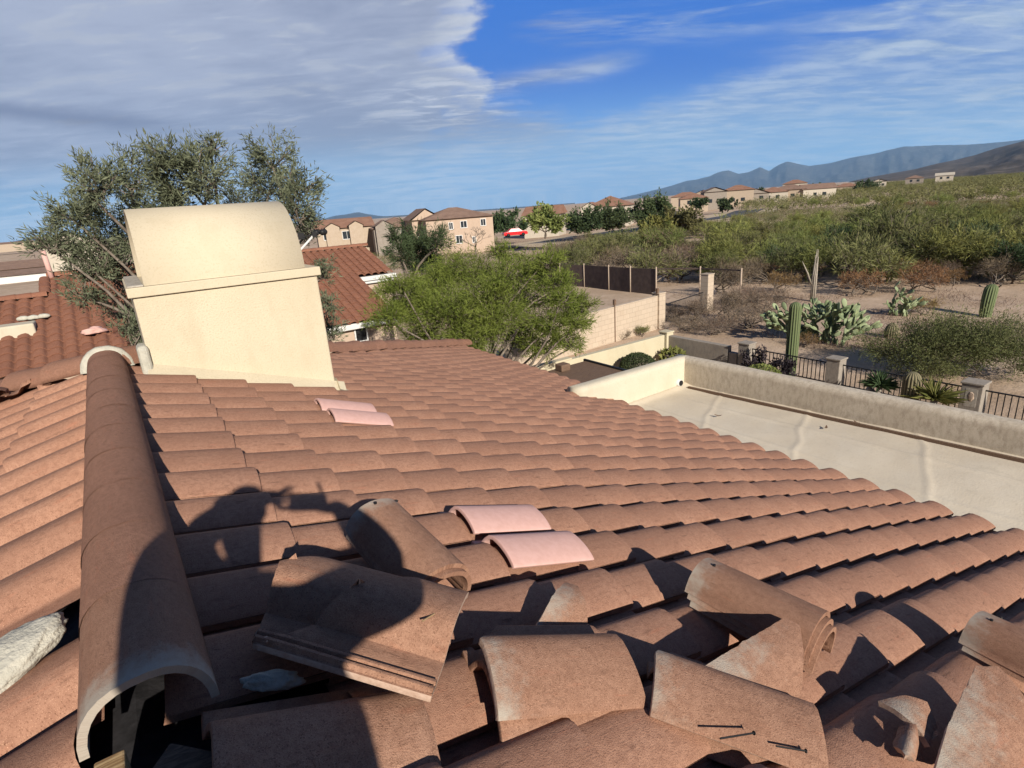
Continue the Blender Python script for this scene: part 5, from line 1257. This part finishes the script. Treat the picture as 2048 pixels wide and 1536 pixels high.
# ------------------------------------------------------------------ houses farther away
M['farroof'] = plain('far_tile_roof', (0.255, 0.132, 0.085), (0.323, 0.178, 0.119), .8, .95, .6, 6, .08)
M['farroof2'] = plain('far_brown_roof', (0.221, 0.140, 0.102), (0.289, 0.187, 0.136), .8, .95, .6, 6, .08)
M['tan'] = stucco('tan_stucco', (.44, .35, .26), (.48, .39, .30)); M['grey'] = stucco('taupe_stucco', (.28, .24, .20), (.33, .29, .25)); M['pale'] = stucco('pale_stucco', (.52, .46, .37), (.57, .51, .42))
def far_house(label, px, py, dist, w, d, h, roof, wallm, roofm, yaw=0, pitch=.38, wins=(), gables=(), over=.5, group=None, sink=3., ground=False):
    """(px, py): foot of the near wall's middle; the wall of width w looks towards us, turned by yaw"""
    P = at_d(px, py, dist); z = ground_z(P[0], P[1]) if ground else P[2]; a = math.atan2(P[0] - CAM[0], P[1] - CAM[1])
    root = empty('far_house', (P[0], P[1], z), label, 'house', group, (0, 0, -a + R(yaw)))
    mb = MB(); mb.box(-w / 2, w / 2, 0, d, -sink, h)
    rf = MB(); o_ = over; ry = (d / 2 + o_) * pitch; rx = (w / 2 + o_) * pitch
    if roof == 'hip':
        k = min(d, w) / 2 + o_; hh = k * pitch
        if w >= d: r0, r1 = (-w / 2 - o_ + k, d / 2), (w / 2 + o_ - k, d / 2)
        else: r0, r1 = (0, -o_ + k), (0, d + o_ - k)
        c = [(-w / 2 - o_, -o_, h), (w / 2 + o_, -o_, h), (w / 2 + o_, d + o_, h), (-w / 2 - o_, d + o_, h), (*r0, h + hh), (*r1, h + hh)]
        F_ = [(0, 1, 5, 4), (1, 2, 5), (2, 3, 4, 5), (3, 0, 4)] if w >= d else [(0, 1, 4), (1, 2, 5, 4), (2, 3, 5), (3, 0, 4, 5)]
        rf.add(c, F_ + [(3, 2, 1, 0)])
    elif roof == 'gable':                          # ridge across
        c = [(-w / 2 - o_, -o_, h), (w / 2 + o_, -o_, h), (w / 2 + o_, d + o_, h), (-w / 2 - o_, d + o_, h), (-w / 2 - o_, d / 2, h + ry), (w / 2 + o_, d / 2, h + ry)]
        rf.add(c, [(0, 1, 5, 4), (2, 3, 4, 5), (1, 2, 5), (3, 0, 4), (3, 2, 1, 0)])
    else:                                          # 'front': gable end towards us
        c = [(-w / 2 - o_, -o_, h), (w / 2 + o_, -o_, h), (w / 2 + o_, d + o_, h), (-w / 2 - o_, d + o_, h), (0, -o_, h + rx), (0, d + o_, h + rx)]
        rf.add(c, [(1, 2, 5, 4), (3, 0, 4, 5), (3, 2, 1, 0), (2, 3, 5)]); mb.add([(-w / 2, -.02, h), (w / 2, -.02, h), (0, -.02, h + rx * .9)], [(0, 1, 2)])
    for gx, gw, gz in gables:                      # small gable fronts standing out of the roof
        gr = (gw / 2 + .25) * .55
        rf.add([(gx - gw / 2 - .25, -1.5, gz), (gx, -1.5, gz + gr), (gx + gw / 2 + .25, -1.5, gz), (gx - gw / 2 - .25, d * .45, gz), (gx, d * .45, gz + gr), (gx + gw / 2 + .25, d * .45, gz)], [(0, 1, 4, 3), (1, 2, 5, 4)])
        mb.add([(gx - gw / 2, -1.2, 0), (gx + gw / 2, -1.2, 0), (gx + gw / 2, -1.2, gz), (gx, -1.2, gz + gr * .9), (gx - gw / 2, -1.2, gz)], [(0, 1, 2, 3, 4)]); mb.box(gx - gw / 2, gx + gw / 2, -1.19, 0, -2, gz - .02)
    mb.build('wall', wallm, root); rf.build('roof', roofm, root)
    for wx, wz, ww, wh in wins:
        wo = MB().box(wx - ww / 2, wx + ww / 2, -.06, .05, wz, wz + wh).build('window', M['glass'], root)
        f = MB(); f.box(wx - ww / 2 - .1, wx + ww / 2 + .1, -.09, .04, wz - .12, wz); f.box(wx - ww / 2 - .1, wx + ww / 2 + .1, -.09, .04, wz + wh, wz + wh + .1)
        f.box(wx - .03, wx + .03, -.075, -.06, wz, wz + wh); f.box(wx - ww / 2 - .1, wx - ww / 2, -.09, .04, wz, wz + wh); f.box(wx + ww / 2, wx + ww / 2 + .1, -.09, .04, wz, wz + wh)
        if dist < 150: f.build('frame', M['white'], wo)
    return root
far_house('tall two storey pink house with shallow hip roof and a few dark windows', 925, 500, 100, 11.5, 10, 5.3, 'hip', M['pinkwall'], M['farroof2'], 12, .32, ((-1.6, 3.6, .6, 1.0), (.6, 3.7, 1.0, 1.0), (4.0, 3.8, .8, 1.0), (-.4, 1.2, 1.0, 1.2), (2.2, 1.1, .5, .9)))
far_house('gabled front wing of the tall pink house with a pointed attic', 858, 493, 104, 5.0, 9, 4.6, 'front', M['pinkwall'], M['farroof2'], 10, .62, ((.8, 2.6, 1.0, 1.0), (-1.2, .8, .9, 1.0)))
far_house('low house with one pointed gable left of the tall pink house', 800, 486, 112, 9, 10, 2.9, 'hip', M['grey'], M['farroof2'], 6, .36, ((2, .8, 3.0, 1.4), (-2.2, .9, 1.2, 1.2)), ((-2.6, 3.2, 3.3),))
far_house('low house with two small pointed gables next to the weather station', 694, 484, 118, 10.5, 9, 2.7, 'gable', M['tan'], M['farroof'], 4, .34, ((0.2, .6, 1.6, 1.4), (-3.6, .7, 1.0, 1.2)), ((-2.4, 2.6, 2.9), (2.0, 2.6, 3.0)))
far_house('pale house with orange roof behind the light green tree', 1083, 462, 140, 8.4, 10, 3.7, 'gable', M['pale'], M['farroof'], -12, .36, ((2.4, 1.2, 1.2, 1.2),))
far_house('house with steep gabled porch and red roof above the row of dark trees', 1215, 436, 160, 11.5, 12, 3.0, 'hip', M['pale'], M['farroof'], -8, .42, (), ((-4.6, 4.4, 3.0),))
for lb, px, py, ds, w, d, h, rt, wm, rm, yw in (
    ('small house with dark carport left of the grey gabled house', 1388, 414, 210, 9, 9, 2.8, 'hip', 'tan', 'farroof', 5),
    ('low orange roofed house nearest the road bend', 1372, 405, 300, 14, 10, 2.8, 'hip', 'tan', 'farroof', 0),
    ('grey house with round topped gable and two windows', 1430, 411, 220, 7.5, 10, 4.6, 'front', 'grey', 'farroof2', 8),
    ('dark gabled house left of the grey house', 1404, 412, 235, 7, 9, 4.2, 'front', 'tan', 'farroof', -8),
    ('two storey orange roofed house right of the grey house', 1475, 408, 240, 11, 9, 5.0, 'hip', 'tan', 'farroof', 0),
    ('pale house with small gable in the middle of the far row', 1512, 404, 250, 9, 9, 3.2, 'front', 'grey', 'farroof', 6),
    ('long low orange roofed house in the far row', 1545, 402, 265, 11, 10, 3.4, 'hip', 'pale', 'farroof', 0),
    ('tan house with wide hip roof in the far row', 1575, 399, 270, 13, 10, 3.8, 'hip', 'tan', 'farroof2', -6),
    ('tall pale two storey house behind the far row', 1588, 394, 330, 11, 9, 6.4, 'hip', 'pale', 'farroof', 0),
    ('cream gabled house at the right end of the far row', 1638, 396, 270, 12, 10, 3.6, 'gable', 'pale', 'farroof2', 14),
    ('white house among the scrub below the blue mountain', 1758, 375, 420, 7, 9, 3.5, 'front', 'pale', 'farroof2', 0),
    ('dark roofed house on the scrub skyline', 1828, 367, 430, 9, 8, 3.0, 'hip', 'grey', 'farroof2', 0),
    ('white roofed house at the right of the scrub skyline', 1888, 361, 460, 9, 8, 3.0, 'gable', 'pale', 'pale', 0),
    ('tiny orange roofed house far right of the two storey house', 1692, 386, 430, 14, 10, 3.8, 'hip', 'tan', 'farroof', 0)):
    far_house(lb, px, py, ds, w, d, h, rt, M[wm], M[rm], yw, .36, ((-1.6, 1.0, 1.2, 1.2), (1.8, 1.0, 1.4, 1.2)))
# left valley: long low buildings
far_house('long low building with a bright white wall at the left edge', 35, 541, 152, 17, 12, 1.5, 'gable', M['white'], M['farroof2'], -6, .12, ground=True)
far_house('wide brown roofed building behind the white walled one', 60, 520, 200, 40, 16, 1.6, 'hip', M['tan'], M['farroof2'], 0, .22, sink=.4, ground=True)
far_house('cream house with curved gable seen through the grey green tree', 150, 530, 80, 4.6, 8, 2.2, 'front', M['pale'], M['farroof'], 0, .55)
for k, (px, py, ds, w) in enumerate(((15, 497, 700, 40), (60, 494, 900, 46), (105, 492, 1000, 50))):
    far_house(('hazy tan building at the far left skyline', 'hazy pale building second from the left skyline edge', 'hazy tan building at the left skyline behind the tree')[k], px, py, ds, w, 20, 4, 'gable', M['tan'], M['farroof2'], 0, .15)
# trees along the road and between the houses
rg2 = np.random.default_rng(99)
for lb, px, py, ds, spec, lm in (
    ('dense dark tree beside the red car', 1015, 470, 118, ((1000, 445, 18), (1020, 440, 16), (1038, 450, 12), (985, 455, 12)), 'lf_dark'),
    ('light green fan shaped tree with pale trunks in front of the pale house', 1090, 474, 92, ((1075, 435, 17), (1095, 428, 18), (1115, 440, 15), (1065, 448, 12), (1105, 450, 13)), 'lf_green'),
    ('first dark tree of the row along the road, with pale flowers below', 1165, 462, 110, ((1160, 440, 19), (1180, 432, 18), (1150, 450, 14), (1185, 450, 15)), 'lf_dark'),
    ('second dark tree of the row along the road, below the red roof', 1225, 456, 118, ((1215, 428, 19), (1240, 432, 18), (1225, 445, 17)), 'lf_dark'),
    ('largest dark tree at the right end of the row along the road', 1300, 448, 122, ((1285, 418, 18), (1310, 412, 19), (1330, 420, 16), (1290, 436, 16), (1318, 434, 15)), 'lf_dark'),
    ('olive roadside tree right of the dark row', 1365, 452, 92, ((1355, 432, 17), (1378, 430, 17), (1366, 445, 14)), 'lf_mesq'),
    ('bright green roadside bush below the dark row', 1310, 468, 80, ((1300, 455, 17), (1325, 452, 16), (1335, 462, 10)), 'lf_green'),
    ('dark bush in front of the small carport house', 1400, 416, 190, ((1392, 408, 8), (1405, 406, 8)), 'lf_dark'),
    ('dark bush beside the grey house in the far row', 1452, 420, 180, ((1445, 410, 9), (1460, 408, 9)), 'lf_dark'),
    ('round dark tree between the far houses', 1516, 398, 300, ((1512, 388, 8), (1522, 387, 7)), 'lf_dark'),
    ('dark tree clump behind the tall pale house', 1625, 392, 340, ((1612, 383, 8), (1630, 381, 9), (1648, 383, 7)), 'lf_dark'),
    ('dark tree clump left of the white house in the scrub', 1735, 382, 380, ((1725, 374, 9), (1745, 373, 9)), 'lf_dark')):
    b_ = at_d(px, py, ds); sc_ = ds / 100
    tree('roadside_tree', lb, 'tree', tuple(b_), lobes_px([(a, b, c * 1.2) for a, b, c in spec], ds, 1.5, rg2, .85, 11000 if ds < 150 else 22000), .55 * sc_ ** .6, .24 * sc_ ** .8, M[lm], M['bark'], int(px), .16, .3, 2, 10, None, .36, .3, .25)
# red car
P = at_d(1030, 473, 106); a = math.atan2(P[0] - CAM[0], P[1] - CAM[1])
car = empty('parked_car', tuple(P), 'bright red car parked by the dark tree in front of the houses', 'car', None, (0, 0, -a + R(14)))
def carpaint():
    m, n, l, b = mat('red_paint', .3, .5); b.inputs['Base Color'].default_value = (.62, .012, .018, 1); b.inputs['Coat Weight'].default_value = .5; return m
M['red'] = carpaint()
V = []; F = []; prof_ = [(-2.2, .35, .62), (-2.15, .35, .80), (-1.35, .32, .95), (-.75, .32, 1.42), (.55, .32, 1.45), (1.2, .32, .98), (2.0, .32, .86), (2.2, .36, .62)]
for x, z0, z1 in prof_:
    wy = .86 if z1 < 1.2 else .74
    V += [(x, -.86, z0), (x, -.88, min(z1, .9)), (x, -wy, z1), (x, wy, z1), (x, .88, min(z1, .9)), (x, .86, z0)]
for i in range(len(prof_) - 1):
    for k in range(6): F.append((i * 6 + k, i * 6 + (k + 1) % 6, (i + 1) * 6 + (k + 1) % 6, (i + 1) * 6 + k))
F += [tuple(range(6))[::-1], tuple(range(42, 48))]
bevel(mk('body', V, F, M['red'], car), .05, 2)
mb = MB()
for s in (-1, 1): mb.add([(-1.1, s * .80, 1.0), (-.68, s * .772, 1.36), (.5, s * .772, 1.38), (.98, s * .80, 1.02)], [(0, 1, 2, 3)])
mb.add([(.72, -.66, 1.36), (.72, .66, 1.36), (1.16, .76, 1.04), (1.16, -.76, 1.04)], [(0, 1, 2, 3)]); mb.build('windows', M['dark'], car)
for x in (-1.4, 1.35):
    for s in (-1, 1): mb = MB(); mb.tube([(x, s * .70, .32), (x, s * .90, .32)], .32, 16); mb.build('wheel', M['black'], car, True)
# weather station on the chimney top
P = at_y(632, 522, 1.62); P[0] = min(P[0], .742); zb = .770
ws = empty('weather_station', (.74, 1.62, zb), 'small weather station with white pole and black wind cups on the chimney corner', 'weather station')
T = at_y(628, 470, 1.62); hgt = T[2] - zb; lx = T[0] - .74
mb = MB(); mb.tube([(0, 0, .02), (lx, 0, hgt)], .011, 8); mb.build('pole', M['white'], ws, True)
bevel(MB().box(-.05, .05, -.035, .035, 0, .05).build('mount', M['white'], ws), .006)
mb = MB(); mb.tube([(lx - .11, 0, hgt - .01), (lx + .07, 0, hgt + .01)], .005, 8); mb.box(lx - .02, lx + .02, -.018, .018, hgt - .02, hgt + .03); mb.build('crossarm', M['black'], ws)
for k in range(3):
    a = k * 2.094 + .5; bm = bmesh.new(); bmesh.ops.create_icosphere(bm, subdivisions=2, radius=.030)
    me = bpy.data.meshes.new('wind_cup'); bm.to_mesh(me); bm.free(); me.materials.append(M['black']); o = bpy.data.objects.new('wind_cup', me); COL.objects.link(o); o.parent = ws
    o.location = (lx + .07 + .045 * math.cos(a), .045 * math.sin(a), hgt + .02); me.polygons.foreach_set('use_smooth', [True] * len(me.polygons))
mb = MB(); mb.box(lx - .15, lx - .09, -.002, .002, hgt - .03, hgt + .03); mb.build('wind_vane', M['black'], ws)
# ------------------------------------------------------------------ the air
HZ = True
if HZ:
    mb = MB(); mb.box(-21500, 21500, -21500, 21500, -260, 1600)
    m = bpy.data.materials.new('air'); m.use_nodes = True; n = m.node_tree.nodes; n.remove(n['Principled BSDF'])
    v = n.new('ShaderNodeVolumePrincipled'); v.inputs['Color'].default_value = (.36, .60, .92, 1); v.inputs['Density'].default_value = 3.9e-5; v.inputs['Anisotropy'].default_value = 0.
    m.node_tree.links.new(v.outputs[0], n['Material Output'].inputs['Volume'])
    m.cycles.homogeneous_volume = True
    tag(mb.build('haze', m), kind='stuff')
